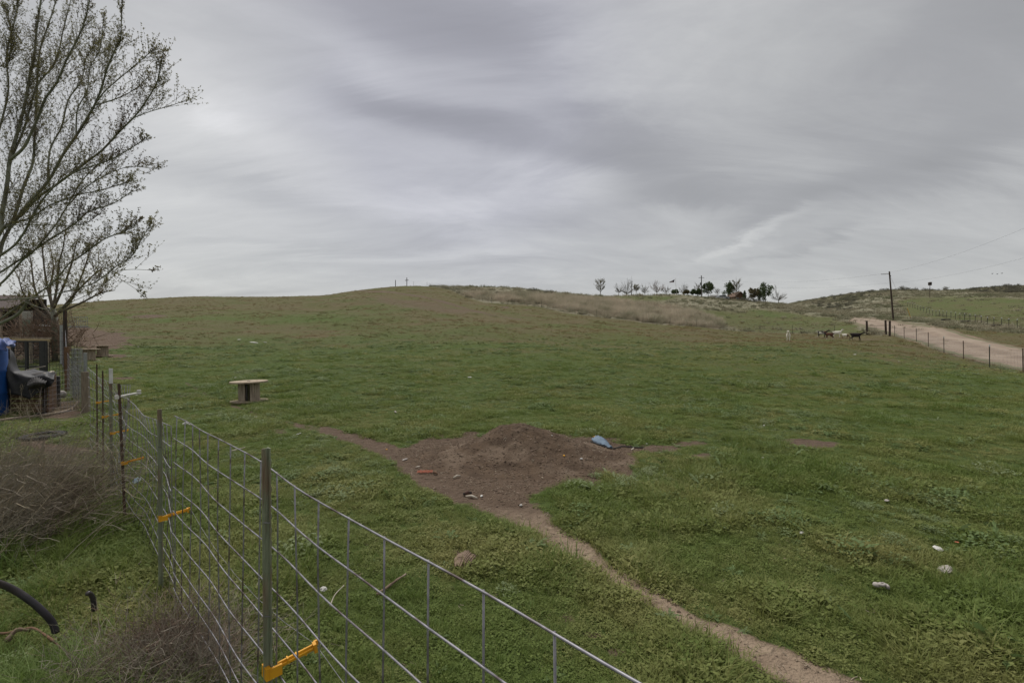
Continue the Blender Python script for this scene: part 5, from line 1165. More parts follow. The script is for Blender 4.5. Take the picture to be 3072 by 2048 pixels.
goat(2511, 1012, -.45, 1.05, 'white goat with pinkish ears standing behind the brown goat, facing right', 'up', [Wt], lambda c: 0, legs=(.04, -.03, -.04, .05))
goat(2536, 1015, -.85, .74, 'small white and brown goat kid grazing between the white and black goats', 'graze', [Wt, Br], lambda c: 1 if c.x > .22 or (c.x < -.3 and c.z < .4) else 0, horns=False, legs=(.05, -.04, -.05, .03))
goat(2568, 1022, -.5, 1.10, 'solid black goat at the right end of the herd, walking right', 'fwd', [Bk], lambda c: 0, legs=(.02, .10, -.14, .08), horns=False)

# ------------------------------------------------------------------ animal yard at the left: shed, feeder, kennel, box, tarps
D = 36.0; zg = PZ(1012, D); X_ = lambda px, d=D: (px - 1536) / F * d
sh = empty('animal_shed', (X_(30), D, zg), 'open fronted shed with brown shingle roof and dark interior at the left edge', 'shed')
def ub(name, m, c, size, parent, rz=0, R=None): mb = MB(); mb.box((0, 0, 0), size, rz, R); o = mb.build(name, m, parent); o.location = Vector(c) - (parent.location if parent else Vector((0, 0, 0))); return o
xl, xr = X_(-260), X_(78); rw = PZ(893, D) ; re = PZ(927, D - .4)
mb = MB(); n = 12
for i in range(n):                               # overlapping shingle courses, each its own lip
    f0 = i / n; f1 = (i + 1.15) / n; y0, z0 = D - 1.2 + 2.6 * f0, re + (rw + .25 - re) * f0; y1, z1 = D - 1.2 + 2.6 * f1, re + (rw + .25 - re) * f1
    c = Vector(((xl + xr) / 2, (y0 + y1) / 2, (z0 + z1) / 2 + .02)); ang = math.atan2(z1 - z0, y1 - y0)
    o = MB(); o.box((0, 0, 0), (xr - xl, math.hypot(y1 - y0, z1 - z0), .035), R=Matrix.Rotation(ang + .03, 3, 'X')); oo = o.build('shingle_course', M['roof'], sh); oo.location = c - sh.location
ub('fascia', M['roof'], ((xl + xr) / 2, D - 1.26, re - .10), (xr - xl, .06, .22), sh)
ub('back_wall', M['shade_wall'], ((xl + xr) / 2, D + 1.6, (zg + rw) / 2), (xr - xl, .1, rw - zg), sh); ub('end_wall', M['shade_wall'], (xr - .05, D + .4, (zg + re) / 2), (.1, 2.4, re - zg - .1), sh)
for px in (-180, -90, 3, 64): ub('support_post', M['wood_pale'], (X_(px, D - 1.1), D - 1.1, (zg + re - .2) / 2), (.13, .13, re - .2 - zg), sh)
for k, z in enumerate((.35, .8, 1.25)): ub('inner_rail', M['wood_dark'], (X_(-30), D - .9, zg + z), (5, .05, .12), sh)
for (z0, z1, m, nm) in ((PZ(1006, D - 1.5), PZ(960, D - 1.5), M['corr_green'], 'corrugated_panel'), (PZ(960, D - 1.5), PZ(933, D - 1.5), M['corr_white'], 'corrugated_panel')):
    mb = MB(); x0, x1 = X_(67, D - 1.5), X_(98, D - 1.5); n = 30; vs = []
    for i in range(n + 1): z = z0 + (z1 - z0) * i / n; y = D - 1.5 + .03 * math.sin(i * PI / 2.0) ; vs += [(x0, y, z), (x1, y, z), (x1, y + .02, z), (x0, y + .02, z)]
    fs = []
    for i in range(n): a = i * 4; fs += [(a, a + 1, a + 5, a + 4), (a + 2, a + 3, a + 7, a + 6), (a + 1, a + 2, a + 6, a + 5), (a + 3, a, a + 4, a + 7)]
    mb.add(vs, fs); under(mb.build(nm, m, sh), sh)
# small curved white shelter behind, by the second tree
D2 = 40; mb = MB(); cx = (172 - 1536) / F * D2; zc = PZ(1000, D2); n = 22; vs = []; w2 = .42; hh = PZ(925, D2) - zc
for i in range(n + 1):
    a = PI * i / n; rip = 1 + .02 * (i % 2); vs += [(cx + w2 * math.cos(a) * rip, D2 - .8, zc + hh * math.sin(a) ** .6 * rip if i not in (0, n) else zc), (cx + w2 * math.cos(a) * rip, D2 - .3, zc + hh * math.sin(a) ** .6 * rip if i not in (0, n) else zc)]
mb.add(vs, [(2 * i, 2 * i + 1, 2 * i + 3, 2 * i + 2) for i in range(n)] + [tuple(range(2 * n + 1, 0, -2))]); tag(mb.build('ribbed_shelter', M['corr_white']), 'small rounded shelter of white ribbed sheet behind the second tree', 'shelter')
# yard rails
yr = empty('yard_rail_fence', P(98, 1008, 30), 'galvanised pipe rail fence between the shed and the netting fence', 'fence'); D3 = 30
for py in (975, 990, 1025): a, b = P(96, py, D3), P(192, py + 5, 26); under(rod('rail', a, b, .028, M['steel_pipe'], None), yr).parent = yr
for px, d in ((98, 30), (128, 28.8), (160, 27.4), (190, 26.1)): p = P(px, 980, d); z = Hs(p.x, p.y); under(rod('rail_post', Vector((p.x, p.y, z)), Vector((p.x, p.y, PZ(972, d))), .035, M['steel_pipe'], None), yr).parent = yr
# lumber edging of the shed yard
for i, (py0, py1, d, px1) in enumerate(((1009, 1013, 24, 152), (1015, 1020, 23, 148))):
    a, b = P(-160, py0, d), P(px1, py1 + 2, d - .4); c = (a + b) / 2; dr = (b - a); o = ub('lumber_board', M['lumber'] if i else M['wood_pale'], c, (dr.length, .09, .09 + .05 * i), None, R=Matrix.Rotation(math.atan2(dr.y, dr.x), 3, 'Z') @ Matrix.Rotation(-dr.z / dr.length, 3, 'Y'))
    tag(o, ['upper pale board of the yard edge below the shed', 'lower yellowish board of the yard edge below the shed'][i], 'board')
    for px in (20, 90, 140): q = P(px, py1, d); z = Hs(q.x, q.y); ub('board_stake', M['wood_pale'], ((q.x), q.y + .08, (z + q.z) / 2), (.07, .07, q.z - z), o) if False else None
pl_ = []
for px in (-60, 30, 85, 135):
    d = 23.1; q = P(px, 1016, d); z = Hs(q.x, q.y); mb = MB(); mb.box((q.x, q.y + .1, (z + q.z) / 2 - .05), (.10, .08, q.z - z)); tag(mb.build('stake', M['wood_pale']), 'short wooden stake holding up the boards below the shed', 'stake', 'stakes under the yard boards')
# livestock panel feeder standing far back
D4 = 48; fr = empty('feeder_panel', P(236, 983, D4), 'grey metal rail panel on a low skid standing behind the bare yard', 'feeder'); 
x0, x1, z0, z1 = X_(210, D4), X_(263, D4), PZ(982, D4), PZ(951, D4)
for q in range(9): x = x0 + (x1 - x0) * q / 8; under(rod('bar', Vector((x, D4, z0)), Vector((x, D4, z1)), .02, M['steel_pipe'], None, 5), fr).parent = fr
for z in (z1, (z0 + z1) / 2 + .1, z0 + .15): under(rod('rail', Vector((x0, D4, z)), Vector((x1, D4, z)), .024, M['steel_pipe'], None, 5), fr).parent = fr
ub('skid', M['steel_pipe'], ((x0 + x1) / 2, D4, z0 + .03), (x1 - x0 + .1, .35, .12), fr)
# black wire kennel
D5 = 14.0; kn = empty('wire_kennel', P(92, 1186, D5), 'black framed wire kennel behind the covered timber box', 'kennel'); zt = PZ(1024, D5); zb = Hs(kn.location.x, D5); kn.location.z = zb
for px, w in ((38, .05), (79, .075), (128, .16), (138, .05)): x = X_(px, D5); ub('frame_post', M['black_metal'], (x, D5, (zb + zt) / 2), (w, .05, zt - zb), kn)
for z in (zt, PZ(1100, D5), zb + .1): ub('frame_rail', M['black_metal'], ((X_(38, D5) + X_(139, D5)) / 2, D5 + .004, z), (X_(139, D5) - X_(38, D5), .04, .045), kn)
g = MB(); x0, x1 = X_(40, D5), X_(137, D5)
for i in range(26): x = x0 + (x1 - x0) * i / 25; g.tube([(x, D5 + .03, zb), (x, D5 + .03, zt)], .0045, 3, False)
for i in range(16): z = zb + (zt - zb) * i / 15; g.tube([(x0, D5 + .036, z), (x1, D5 + .036, z)], .0045, 3, False)
under(g.build('wire_mesh', M['black_metal'], kn), kn)
for px in (38, 138):
    g = MB(); x = X_(px, D5)
    for i in range(12): y = D5 + .1 * i; g.tube([(x, y, zb), (x, y, zt)], .0045, 3, False)
    for i in range(12): z = zb + (zt - zb) * i / 11; g.tube([(x, D5, z), (x, D5 + 1.1, z)], .0045, 3, False)
    under(g.build('side_mesh', M['black_metal'], kn), kn)
# planked box
D6 = 11.0; bx = empty('planked_box', gp(84, 1243), 'brown planked timber box half covered by a black sheet', 'box'); zb = Hs(X_(84, D6), D6); bx.location = (X_(84, D6), D6, zb)
xL, xR = X_(24, D6), X_(138, D6); zt = PZ(1128, D6); zf = zb + .04; npl = 8; SV = Vector((-.49, .70, 0))
for i in range(npl):
    h = (zt - zf) / npl; ub('plank', M['wood_plank'], ((xL + xR) / 2, D6 + .004 * (i % 2), zf + h * (i + .5)), (xR - xL, .03, h - .012), bx)
    ub('plank', M['wood_brown'], (xR + .015 + SV.x / 2, D6 + .02 + SV.y / 2, zf + h * (i + .5)), (.03, SV.length, h - .012), bx, rz=math.atan2(-SV.x, SV.y))
ub('corner_post', M['wood_dark'], (xR - .02, D6 - .03, (zf + zt) / 2), (.06, .05, zt - zf), bx)
def slab(name, m, a, b, z, t):
    mb = MB(); a = Vector(a); b = Vector(b); q = [a, b, b + SV * 1.08, a + SV * 1.08]; mb.add([Vector((p.x, p.y, z)) for p in q] + [Vector((p.x, p.y, z + t)) for p in q], [(3, 2, 1, 0), (4, 5, 6, 7), (0, 1, 5, 4), (1, 2, 6, 5), (2, 3, 7, 6), (3, 0, 4, 7)]); o = mb.build(name, m, bx); under(o, bx)
slab('lid', M['shade_wall'], (xL - .04, D6 - .06, 0), (xR + .03, D6 - .06, 0), zt + .005, .04); slab('lid_edge', M['bone'], (xR - .03, D6 - .05, 0), (xR + .05, D6 - .05, 0), zt + .047, .02)
ub('base_strip', M['rubber'], ((xL + xR) / 2, D6 - .02, zb + .02), (xR - xL, .05, .05), bx)
def cloth(name, rows, m, label, cat, sub=6, amp=.02, thick=.006, frq=9):
    """rows: grid of 3-D control points; gives a folded sheet of real thickness"""
    cu = [curve3(r, sub) for r in rows]; cols = list(zip(*cu)); cols = [curve3(list(c), sub) for c in cols]; A = np.array([[tuple(p) for p in c] for c in cols]); n, m_ = A.shape[:2]
    dx = np.gradient(A, axis=0); dy = np.gradient(A, axis=1); Nn = np.cross(dx, dy); Nn /= np.linalg.norm(Nn, axis=2, keepdims=True) + 1e-9
    ii, jj = np.meshgrid(np.arange(n), np.arange(m_), indexing='ij'); w = np.sin(ii * frq / n * 2.2 + np.sin(jj * 5.0 / m_) * 2) * .6 + (fbm(ii, jj, 4.0, 3) - .5) * 1.6
    A = A + Nn * (w * amp)[..., None]; mb = MB(); top = A.reshape(-1, 3); bot = (A - Nn * thick).reshape(-1, 3); k = n * m_; idx = lambda i, j: i * m_ + j; fs = []
    for i in range(n - 1):
        for j in range(m_ - 1): fs.append((idx(i, j), idx(i + 1, j), idx(i + 1, j + 1), idx(i, j + 1))); fs.append((k + idx(i, j + 1), k + idx(i + 1, j + 1), k + idx(i + 1, j), k + idx(i, j)))
    for j in range(m_ - 1): fs.append((idx(0, j), idx(0, j + 1), k + idx(0, j + 1), k + idx(0, j))); fs.append((idx(n - 1, j + 1), idx(n - 1, j), k + idx(n - 1, j), k + idx(n - 1, j + 1)))
    for i in range(n - 1): fs.append((idx(i + 1, 0), idx(i, 0), k + idx(i, 0), k + idx(i + 1, 0))); fs.append((idx(i, m_ - 1), idx(i + 1, m_ - 1), k + idx(i + 1, m_ - 1), k + idx(i, m_ - 1)))
    mb.add([tuple(v) for v in top] + [tuple(v) for v in bot], fs); return tag(mb.build(name, m, None, True), label, cat)
q = lambda px, py, d: P(px, py, d)
cloth('black_sheet', [[q(4, 1040, 11.3), q(30, 1052, 11.3), q(62, 1108, 11.4), q(105, 1112, 11.7), q(150, 1114, 11.8), q(168, 1118, 11.8)],
                      [q(2, 1080, 10.9), q(22, 1085, 10.8), q(48, 1115, 10.85), q(95, 1122, 10.9), q(140, 1126, 10.9), q(162, 1128, 10.9)],
                      [q(4, 1130, 10.75), q(20, 1130, 10.7), q(44, 1140, 10.72), q(90, 1145, 10.75), q(132, 1142, 10.78), q(160, 1146, 10.8)],
                      [q(10, 1185, 10.7), q(30, 1182, 10.7), q(55, 1185, 10.7), q(92, 1196, 10.72), q(120, 1172, 10.75), q(155, 1156, 10.8)]], M['black_tarp'], 'crumpled black plastic sheet draped over the planked box', 'sheet', 7, .035)
cloth('cloth_bundle', [[q(84, 1150, 10.7), q(100, 1136, 10.65), q(118, 1133, 10.65), q(136, 1144, 10.7)], [q(84, 1158, 10.6), q(100, 1150, 10.5), q(118, 1148, 10.5), q(136, 1152, 10.6)], [q(88, 1166, 10.7), q(102, 1165, 10.6), q(118, 1163, 10.6), q(132, 1160, 10.7)]], M['grey_cloth'], 'faded grey bundle of cloth on the front of the black sheet', 'cloth', 6, .04, frq=26)
cloth('blue_tarp', [[q(-40, 1012, 10.6), q(-10, 1014, 10.6), q(16, 1015, 10.7), q(34, 1020, 10.7), q(46, 1028, 10.8)], [q(-40, 1024, 10.2), q(-8, 1024, 10.2), q(14, 1024, 10.2), q(30, 1030, 10.25), q(46, 1036, 10.4)], [q(-40, 1046, 10.15), q(-8, 1048, 10.1), q(18, 1052, 10.1), q(24, 1038, 10.15), q(36, 1042, 10.3)]], M['blue_tarp'], 'crumpled blue tarp thrown over the top at the left edge', 'tarp', 7, .035)
mb = MB(); bp0 = Vector((X_(-34, 10.6), 10.6, 0)); bp0.z = Hs(bp0.x, bp0.y); hb = PZ(1042, 10.6) - bp0.z
for k in range(1): mb.lathe((0, 0, 0), [(.28, 0), (.295, .03), (.295, hb * .32), (.31, hb * .34), (.295, hb * .36), (.295, hb * .64), (.31, hb * .66), (.295, hb * .68), (.295, hb - .04), (.27, hb)], 28)
o = mb.build('blue_barrel', M['blue_barrel'], None, True); o.location = bp0; tag(o, 'tall blue plastic drum under the blue tarp at the left edge', 'barrel')
for px, yb, yt, d, w, lb in ((20, 1250, 1045, 10.9, .10, 'black upright post between the blue drum and the planked box'), (171, 1203, 1128, 12.0, .10, 'short black post standing right of the planked box')):
    p = Vector((X_(px, d), d, 0)); p.z = Hs(p.x, p.y); h = PZ(yt, d) - p.z; mb = MB(); mb.lathe((0, 0, -.05), [(w / 2, 0), (w / 2, h + .04), (w / 2 * .8, h + .05)], 10); o = mb.build('black_post', M['hose']); o.location = p; tag(o, lb, 'post')
p = gp(186, 1192); mb = MB(); mb.lathe((0, 0, 0), [(.06, 0), (.10, .06), (.09, .14), (.04, .19)], 10); o = mb.build('stone', M['stone'], None, True); o.location = p; tag(o, 'pinkish pale stone beside the short black post', 'stone')
o = rod('stick', P(78, 1110, 11.5), P(136, 1098, 11.5), .009, M['bone']); tag(o, 'pale thin stick resting across the top of the planked box', 'stick')
# edging pole on the ground, old tyre, dug earth
mb = MB(); mb.tube(curve3([gp(a, b) + Vector((0, 0, .02)) for a, b in ((-60, 1272), (0, 1264), (60, 1256), (120, 1250), (180, 1240), (215, 1228), (236, 1206))], 4), .035, 7); tag(mb.build('edging_pole', M['wood_post'], None, True), 'long pale edging curving along the ground in front of the planked box', 'edging')
p = gp(128, 1312); mb = MB(); n = 26; mb.lathe((0, 0, 0), [(.20, .0), (.30, -.02), (.33, .04), (.33, .11), (.30, .15), (.22, .14), (.20, .10)], n)
for i in range(n): a = 2 * PI * i / n; mb.box((.335 * math.cos(a), .335 * math.sin(a), .075), (.014, .03, .12), a)
o = mb.build('old_tyre', M['rubber']); o.location = p + Vector((0, 0, -.06)); o.rotation_euler = (.06, -.04, 0); o.scale = (1.05, .9, .8); tag(o, 'old black tyre lying half sunk behind the dry bush', 'tyre')
# ------------------------------------------------------------------ dry bushes
def drybush(center, rx, ry, nst, hl, lean, label, m1, m2, rr_=.0022, nsub=3, cat='shrub', name='dry_bush', ball=False):
    root = empty(name, center, label, cat); a_ = MB(); b_ = MB()
    for i in range(nst):
        u = random.gauss(0, .42); v = random.gauss(0, .42); x = center.x + u * rx; y = center.y + v * ry
        if (x + y) > .55 and not ball: continue
        p = Vector((x, y, Hs(x, y))); ln = hl * random.uniform(.5, 1.15)
        d = (Vector(lean) + rv() * (.35 if not ball else .9)).normalized()
        if d.z < .12: d.z = .12
        q = [p]; dd = d.copy(); k = 5
        for j in range(k): dd = (dd + rv() * .10 + Vector((lean[0] * .06, lean[1] * .05, -.085 if not ball else 0))).normalized(); q.append(q[-1] + dd * ln / k)
        for z_ in q:
            zf = Hs(z_.x, z_.y) + .01
            if z_.z < zf: z_.z = zf
        tgt = a_ if random.random() < .8 else b_; r0 = rr_ * random.uniform(.6, 1.5)
        tgt.tube(q, [r0 * (1 - .15 * j) for j in range(k + 1)], 3, False)
        for _ in range(nsub):
            t = random.randint(1, k); a = q[t]; e = (dd * .9 + rv() * .8).normalized(); w = [a]
            for j in range(2): e = (e + rv() * .3).normalized(); w.append(w[-1] + e * ln * random.uniform(.06, .16))
            (b_ if random.random() < .25 else a_).tube(w, [r0 * .6, r0 * .5, r0 * .35], 3, False)
    under(tag(a_.build('stems', m1, root), kind='stuff'), root); under(tag(b_.build('pale_stems', m2, root), kind='stuff'), root); return root
c = gp(40, 1640); c.y = 4.35; c.x = -4.9; c.z = Hs(c.x, c.y)
drybush(c, 1.15, .95, 1350, 1.05, (.48, .06, .85), 'big tangled bush of dry brown stems leaning over at the left edge', M['dry_stem'], M['dry_straw'], .0027, 3)
c2 = Vector((-6.3, 6.6, Hs(-6.3, 6.6))); drybush(c2, 1.5, .9, 480, .55, (.6, .0, .5), 'thinner patch of dry stems behind the big dry bush', M['dry_stem'], M['dry_straw'], nsub=2)
c3 = gp(492, 2035); drybush(c3, .42, .30, 1300, .36, (0, .05, .75), 'small rounded reddish dry bush at the foot of the panel fence', M['dry_stem'], M['dry_red'], .0016, 5, ball=True)
c4 = Vector((X_(195, 11.6), 11.6, 0)); c4.z = Hs(c4.x, c4.y); drybush(c4, .9, .45, 190, .45, (.3, 0, .7), 'pale dry stalks beside the timber corner post', M['dry_straw'], M['dry_stem'], .003, 3, ball=True)
c5 = Vector((X_(62, 10.4), 10.4, 0)); c5.z = Hs(c5.x, c5.y); drybush(c5, .5, .2, 34, .62, (.35, 0, .9), 'pale dry weed stalks in front of the planked box', M['dry_straw'], M['dry_straw'], .004, 4, ball=True)
def ground_line(pts, r, m, name, label, cat, lift=.012, n=6, parent=None):
    q = curve3([gp(a, b) + Vector((0, 0, h if h is not None else lift)) for a, b, h in pts], 4); k = len(q); mb = MB(); mb.tube(q, [r * (1 - .5 * i / k + .15 * math.sin(i * 1.7)) for i in range(k)] if 'pipe' not in name else r, n); o = mb.build(name, m, parent, True); return tag(o, label, cat)
h0 = gp(160, 1872); mb = MB(); q = [P(-120, 1770, 2.45), P(-40, 1746, 2.55), P(0, 1750, 2.62), P(50, 1773, 2.68), P(100, 1808, 2.70), P(135, 1840, 2.72), P(158, 1868, 2.74), P(168, 1898, 2.74)]; mb.tube(curve3(q, 6), .0175, 14); tag(mb.build('black_pipe', M['hose'], None, True), 'thick black plastic pipe arching out of the long grass at the left edge', 'pipe')
mb = MB(); mb.tube(curve3([P(262, 1778, 3.0), P(272, 1782, 3.02), P(280, 1800, 3.03), P(282, 1830, 3.04)], 5), .014, 10); tag(mb.build('pipe_end', M['hose'], None, True), 'short grey pipe end poking out of the grass', 'pipe')
ground_line([(-30, 1925, .05), (30, 1932, .07), (95, 1928, .09), (150, 1955, .08), (215, 2000, .06), (280, 2035, .05), (345, 2060, .05)], .0085, M['wood_brown'], 'fallen_branch', 'long reddish fallen branch lying in the grass of the lower left corner', 'branch')
ground_line([(20, 1950, .05), (50, 1935, .09), (90, 1930, .08)], .016, M['rotten'], 'bark_piece', 'flaky pale bark lump at the left end of the fallen branch', 'bark')
ground_line([(338, 1600, .05), (345, 1625, .03), (400, 1650, .03), (425, 1690, .04), (416, 1715, .06)], .0075, M['bark_dark'], 'curved_stick', 'curved brown stick lying by the foot of the second fence post', 'stick')
ground_line([(400, 1785, .03), (470, 1792, .03)], .004, M['dry_straw'], 'straw_stalk', 'thin pale stalk lying left of the panel fence', 'stalk')
ground_line([(1132, 1795, .03), (1165, 1775, .04), (1190, 1760, .05), (1217, 1742, .05)], .013, M['rotten'], 'rotten_stick', 'rough brown stick in the weeds behind the panel fence', 'stick')
ground_line([(990, 1830, .03), (1005, 1805, .05), (1032, 1780, .06)], .0045, M['bone'], 'pale_stick', 'thin pale stick standing up in the weeds behind the fence', 'stick')
ground_line([(695, 1358, .03), (735, 1347, .03)], .010, M['bone'], 'grey_stick', 'small grey stick in the grass left of the nearest post top', 'stick')
# rotten wood chunk: splintered slab
p = gp(1397, 1690); root = empty('rotten_log', p, 'splintered chunk of rotten wood lying in the grass below the soil heap', 'log piece'); root.rotation_euler = (0, 0, math.radians(72))
for i in range(11):
    mb = MB(); w = (i - 5) * .0125; L0 = random.uniform(.16, .27) * (1 - .012 * (i - 5) ** 2); x = [-.13 + random.uniform(0, .03), -.05, .03, L0 - .12]; hh = .055 * (1 - ((i - 5) / 7) ** 2)
    mb.tube([(x[0], w * .7, hh * .35 + .012), (x[1], w, hh + .015), (x[2], w * 1.05, hh + .018 + random.uniform(-.008, .008)), (x[3], w * 1.2, hh * .7 + .01)], [.006, .017, .016, .004], 5); mb.build('splinter', M['rotten'], root)

# ------------------------------------------------------------------ litter
def onheap(p):
    z = Hs(p.x, p.y); return Vector((p.x, p.y, max(z, z + float(mound_h(p.x, p.y)) - .012) if abs(p.x) < 2.3 and 5.4 < p.y < 8.9 else z))
def crumple(px, py, wpx, m, label, cat='scrap', name='scrap', asp=.6, hh=.45, lift=.012, seed=0, rz=0.0):
    p = onheap(gp(px, py)); w = wpx / F * p.y; rg = random.Random(px * 7 + py); mb = MB(); n = 9; rings = []
    prof = [(.45, 0), (.95, .10), (1.0, .35), (.72, .75), (.3, 1.0)]
    for k, (r, z) in enumerate(prof):
        for j in range(n): a = 2 * PI * j / n; f = 1 + rg.uniform(-.22, .22); rings.append((w / 2 * r * f * math.cos(a), w / 2 * asp * r * f * math.sin(a), w * hh * .5 * z * (1 + rg.uniform(-.25, .25))))
    fs = [(k * n + j, k * n + (j + 1) % n, (k + 1) * n + (j + 1) % n, (k + 1) * n + j) for k in range(4) for j in range(n)] + [tuple(4 * n + j for j in range(n)), tuple(range(n - 1, -1, -1))]
    mb.add(rings, fs); o = mb.build(name, m); o.location = p + Vector((0, 0, lift)); o.rotation_euler = (rg.uniform(-.15, .15), rg.uniform(-.15, .15), rz or rg.uniform(0, 3)); return tag(o, label, cat)
Li = M['litter']
for a in ((2835, 1719, 50, M['stone'], 'largest flat whitish stone in the right foreground', 'stone', 'flat_stone', .7, .28, .03), (2813, 1656, 30, Li, 'crumpled white scrap with reddish edge above the largest flat stone', 'scrap', 'scrap', .8, .4, .03),
          (2870, 1637, 12, M['orange'], 'tiny reddish scrap up right of the crumpled white scrap', 'scrap', 'scrap', .8, .6, .03), (2405, 1609, 18, Li, 'small white scrap between the path and the flat stones', 'scrap', 'scrap', .7, .6, .03),
          (2660, 1509, 22, M['stone'], 'flat greyish stone in the grass above the right hand stones', 'stone', 'flat_stone', .6, .3, .03), (2289, 1380, 10, Li, 'small white scrap below the bare patch on the right', 'scrap', 'scrap', .7, .7, .03),
          (2292, 1281, 6, Li, 'tiny white speck above left of the right hand bare patch', 'scrap', 'scrap', .7, .7, .03), (970, 1782, 22, Li, 'fluffy white tuft in the weeds right of the nearest fence post', 'scrap', 'white_tuft', .8, .9, .03),
          (556, 1276, 16, Li, 'white crumpled paper left of a smaller one by the panel fence', 'paper', 'paper', .7, 1.0, .02), (570, 1278, 12, Li, 'small white paper right of the crumpled paper by the panel fence', 'paper', 'paper', .7, .8, .02),
          (767, 1254, 11, Li, 'small white scrap just below the nearest cable spool', 'scrap', 'scrap', .7, .6, .02), (893, 1306, 7, Li, 'lower left of two white specks beside the left end of the path', 'scrap', 'scrap', .8, .7, .02), (900, 1303, 6, Li, 'upper right of two white specks beside the left end of the path', 'scrap', 'scrap', .8, .7, .02),
          (706, 1135, 7, Li, 'white speck on the grass just behind the nearest cable spool', 'scrap', 'scrap', .8, .7, .02), (1409, 1134, 13, Li, 'white scrap alone in the middle of the pasture', 'scrap', 'scrap', .6, .5, .02), (1186, 1238, 20, M['stone'], 'low greyish scrap in the grass above the soil heap', 'scrap', 'scrap', .3, .3, .02),
          (1215, 1380, 20, M['stone'], 'flat pale stone on the left tip of the bare soil', 'stone', 'flat_stone', .5, .3, .01), (1253, 1402, 14, M['bone'], 'pale chip just above the orange netting', 'scrap', 'scrap', .5, .3, .01), (1160, 1350, 6, M['yellow'], 'tiny yellow scrap on the path left of the soil heap', 'scrap', 'scrap', .8, .7, .01),
          (1563, 1519, 11, Li, 'white stone where the path leaves the soil heap', 'stone', 'white_stone', .8, .9, .01), (1744, 1402, 9, Li, 'small round white stone on the right flank of the soil heap', 'stone', 'white_stone', .9, .9, .01), (1692, 1400, 8, M['yellow'], 'tiny yellow scrap on the front of the soil heap', 'scrap', 'scrap', .8, .6, .01),
          (1656, 1375, 6, Li, 'white fleck high on the front of the soil heap', 'scrap', 'scrap', .8, .6, .01), (1785, 1312, 14, M['yellow'], 'yellowish scrap just above the blue cloth', 'scrap', 'scrap', .4, .4, .01), (1940, 1333, 7, Li, 'white fleck near the end of the black strap', 'scrap', 'scrap', .8, .6, .01), (1898, 1348, 22, M['bone'], 'pale chip below the black strap', 'scrap', 'scrap', .25, .25, .01),
          (1445, 1490, 14, Li, 'small white fleck right of the two bleached sticks', 'scrap', 'scrap', .5, .4, .01), (2565, 1065, 9, Li, 'white scrap on the grass in front of the goats', 'scrap', 'scrap', .5, .4, .02), (2697, 1084, 6, Li, 'white scrap right of the goats near the roadside fence', 'scrap', 'scrap', .5, .4, .02),
          (717, 1020, 10, Li, 'left one of two white scraps far back in the left field', 'scrap', 'scrap', .5, .3, .03), (762, 1029, 24, Li, 'long pale scrap heap far back in the left field', 'scrap', 'scrap', .4, .2, .03), (795, 1028, 14, Li, 'right end of the pale scraps far back in the left field', 'scrap', 'scrap', .5, .2, .03),
          (415, 1042, 9, Li, 'white speck on the lush grass right of the farther spool', 'scrap', 'scrap', .5, .4, .03), (408, 1190, 14, Li, 'left white scrap on the grass behind the white tipped post', 'scrap', 'scrap', .5, .5, .03), (432, 1193, 10, Li, 'right white scrap on the grass behind the white tipped post', 'scrap', 'scrap', .5, .5, .03)):
    crumple(*a[:5], cat=a[5], name=a[6], asp=a[7], hh=a[8], lift=a[9])
# rolled stone-like coil (2645,1771)
p = gp(2645, 1775); root = empty('coiled_shell', p + Vector((0, 0, .03)), 'coiled whitish lump like a snail shell in the lower right grass', 'stone'); w = 42 / F * p.y / 2; mb = MB(); q = []; rd = []
for i in range(30): t = i / 29; a = -1 + t * 9.5; r = w * .62 * (1 - .85 * t); q.append((r * math.cos(a) + w * .15, r * math.sin(a) * .8, w * .25 + w * .45 * t)); rd.append(w * .30 * (1 - .6 * t))
mb.tube(q, rd, 8); mb.build('coil', M['stone'], root, True); mb = MB(); mb.lathe((-w * .5, w * .35, 0), [(w * .3, 0), (w * .5, w * .2), (w * .4, w * .5), (w * .1, w * .62)], 10); mb.build('lump', M['stone'], root, True)
# pale blue crumpled scrap behind the fence
for (px, py, w, m) in ((412, 1450, 34, M['litter_blue']),): crumple(px, py, w, m, 'crumpled pale blue and grey wrapper in the grass behind the panel fence', 'wrapper', 'wrapper', .6, .7, .02)
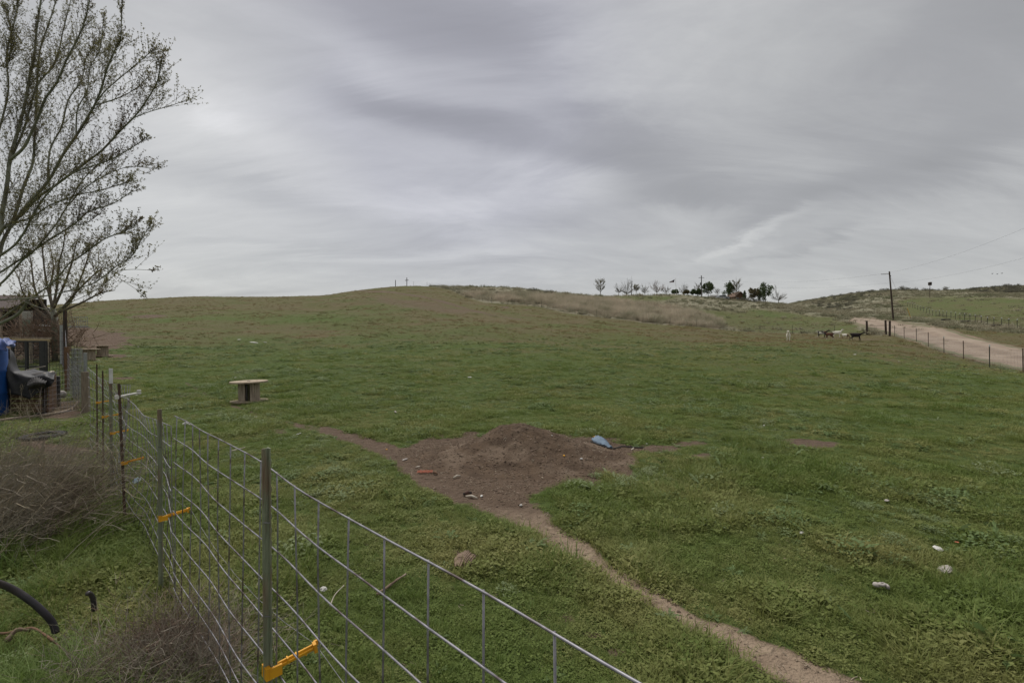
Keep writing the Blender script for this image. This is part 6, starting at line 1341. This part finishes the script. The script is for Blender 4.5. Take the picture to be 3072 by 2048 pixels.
# orange netting, sticks and bones on the bare soil
p = onheap(gp(1276, 1418)); root = empty('orange_netting', p + Vector((0, 0, .012)), 'scrap of orange plastic netting on the left edge of the soil heap', 'netting'); g = MB()
for i in range(7): y = -.05 + .1 * i / 6; g.tube([(-.10 + .012 * k, y + .008 * math.sin(k + i), .012 * abs(math.sin(k * 1.3 + i))) for k in range(17)], .0024, 4, False)
for i in range(13): x = -.10 + .19 * i / 12; g.tube([(x + .006 * math.sin(k + i), -.05 + .1 * k / 6, .012 * abs(math.sin(i + k))) for k in range(7)], .0024, 4, False)
g.build('mesh', M['orange'], root)
def lying(px0, py0, px1, py1, r, m, name, label, cat): a, b = onheap(gp(px0, py0)), onheap(gp(px1, py1)); mb = MB(); m_ = (a + b) / 2 + Vector((0, 0, .015)); mb.tube([a + Vector((0, 0, r)), m_ + Vector((0, 0, r)), b + Vector((0, 0, r))], [r * .7, r, r * .5], 7); return tag(mb.build(name, m, None, True), label, cat)
lying(1360, 1436, 1382, 1430, .014, M['bone'], 'bleached_stick', 'bleached stick lying on the soil right of the orange netting', 'stick')
lying(1398, 1492, 1432, 1497, .014, M['bone'], 'bleached_stick', 'bleached stick lying at the front left foot of the soil heap', 'stick')
lying(1300, 1421, 1312, 1426, .018, M['wood_brown'], 'brown_chunk', 'brown wood scrap touching the orange netting', 'wood scrap')
lying(1390, 1488, 1415, 1484, .022, M['wood_dark'], 'brown_chunk', 'dark wood scrap just behind the front bleached stick', 'wood scrap')
lying(1520, 1295, 1540, 1292, .018, M['rotten'], 'brown_chunk', 'pale brown chunk on the very top of the soil heap', 'wood scrap')
# blue cloth with black strap
def oh(px, py, dz=0.0): p = onheap(gp(px, py)); p.z += dz; return p
cloth('blue_cloth', [[oh(1774, 1322, .02), oh(1790, 1318, .05), oh(1802, 1322, .04)], [oh(1788, 1332, .02), oh(1804, 1328, .09), oh(1816, 1330, .04)], [oh(1808, 1342, .02), oh(1820, 1338, .05), oh(1828, 1342, .02)], [oh(1826, 1348, .01), oh(1832, 1347, .02), oh(1838, 1349, .01)]], M['denim'], 'light blue cloth lying at the right end of the soil heap', 'cloth', 7, .028, frq=20)
mb = MB(); mb.tube(curve3([oh(1772, 1326, .015), oh(1800, 1340, .015), oh(1832, 1351, .015), oh(1850, 1347, .015), oh(1868, 1341, .015), oh(1900, 1344, .015), oh(1932, 1344, .012)], 5), .010, 6); tag(mb.build('black_strap', M['rubber'], None, True), 'long black strap trailing to the right from the blue cloth', 'strap')
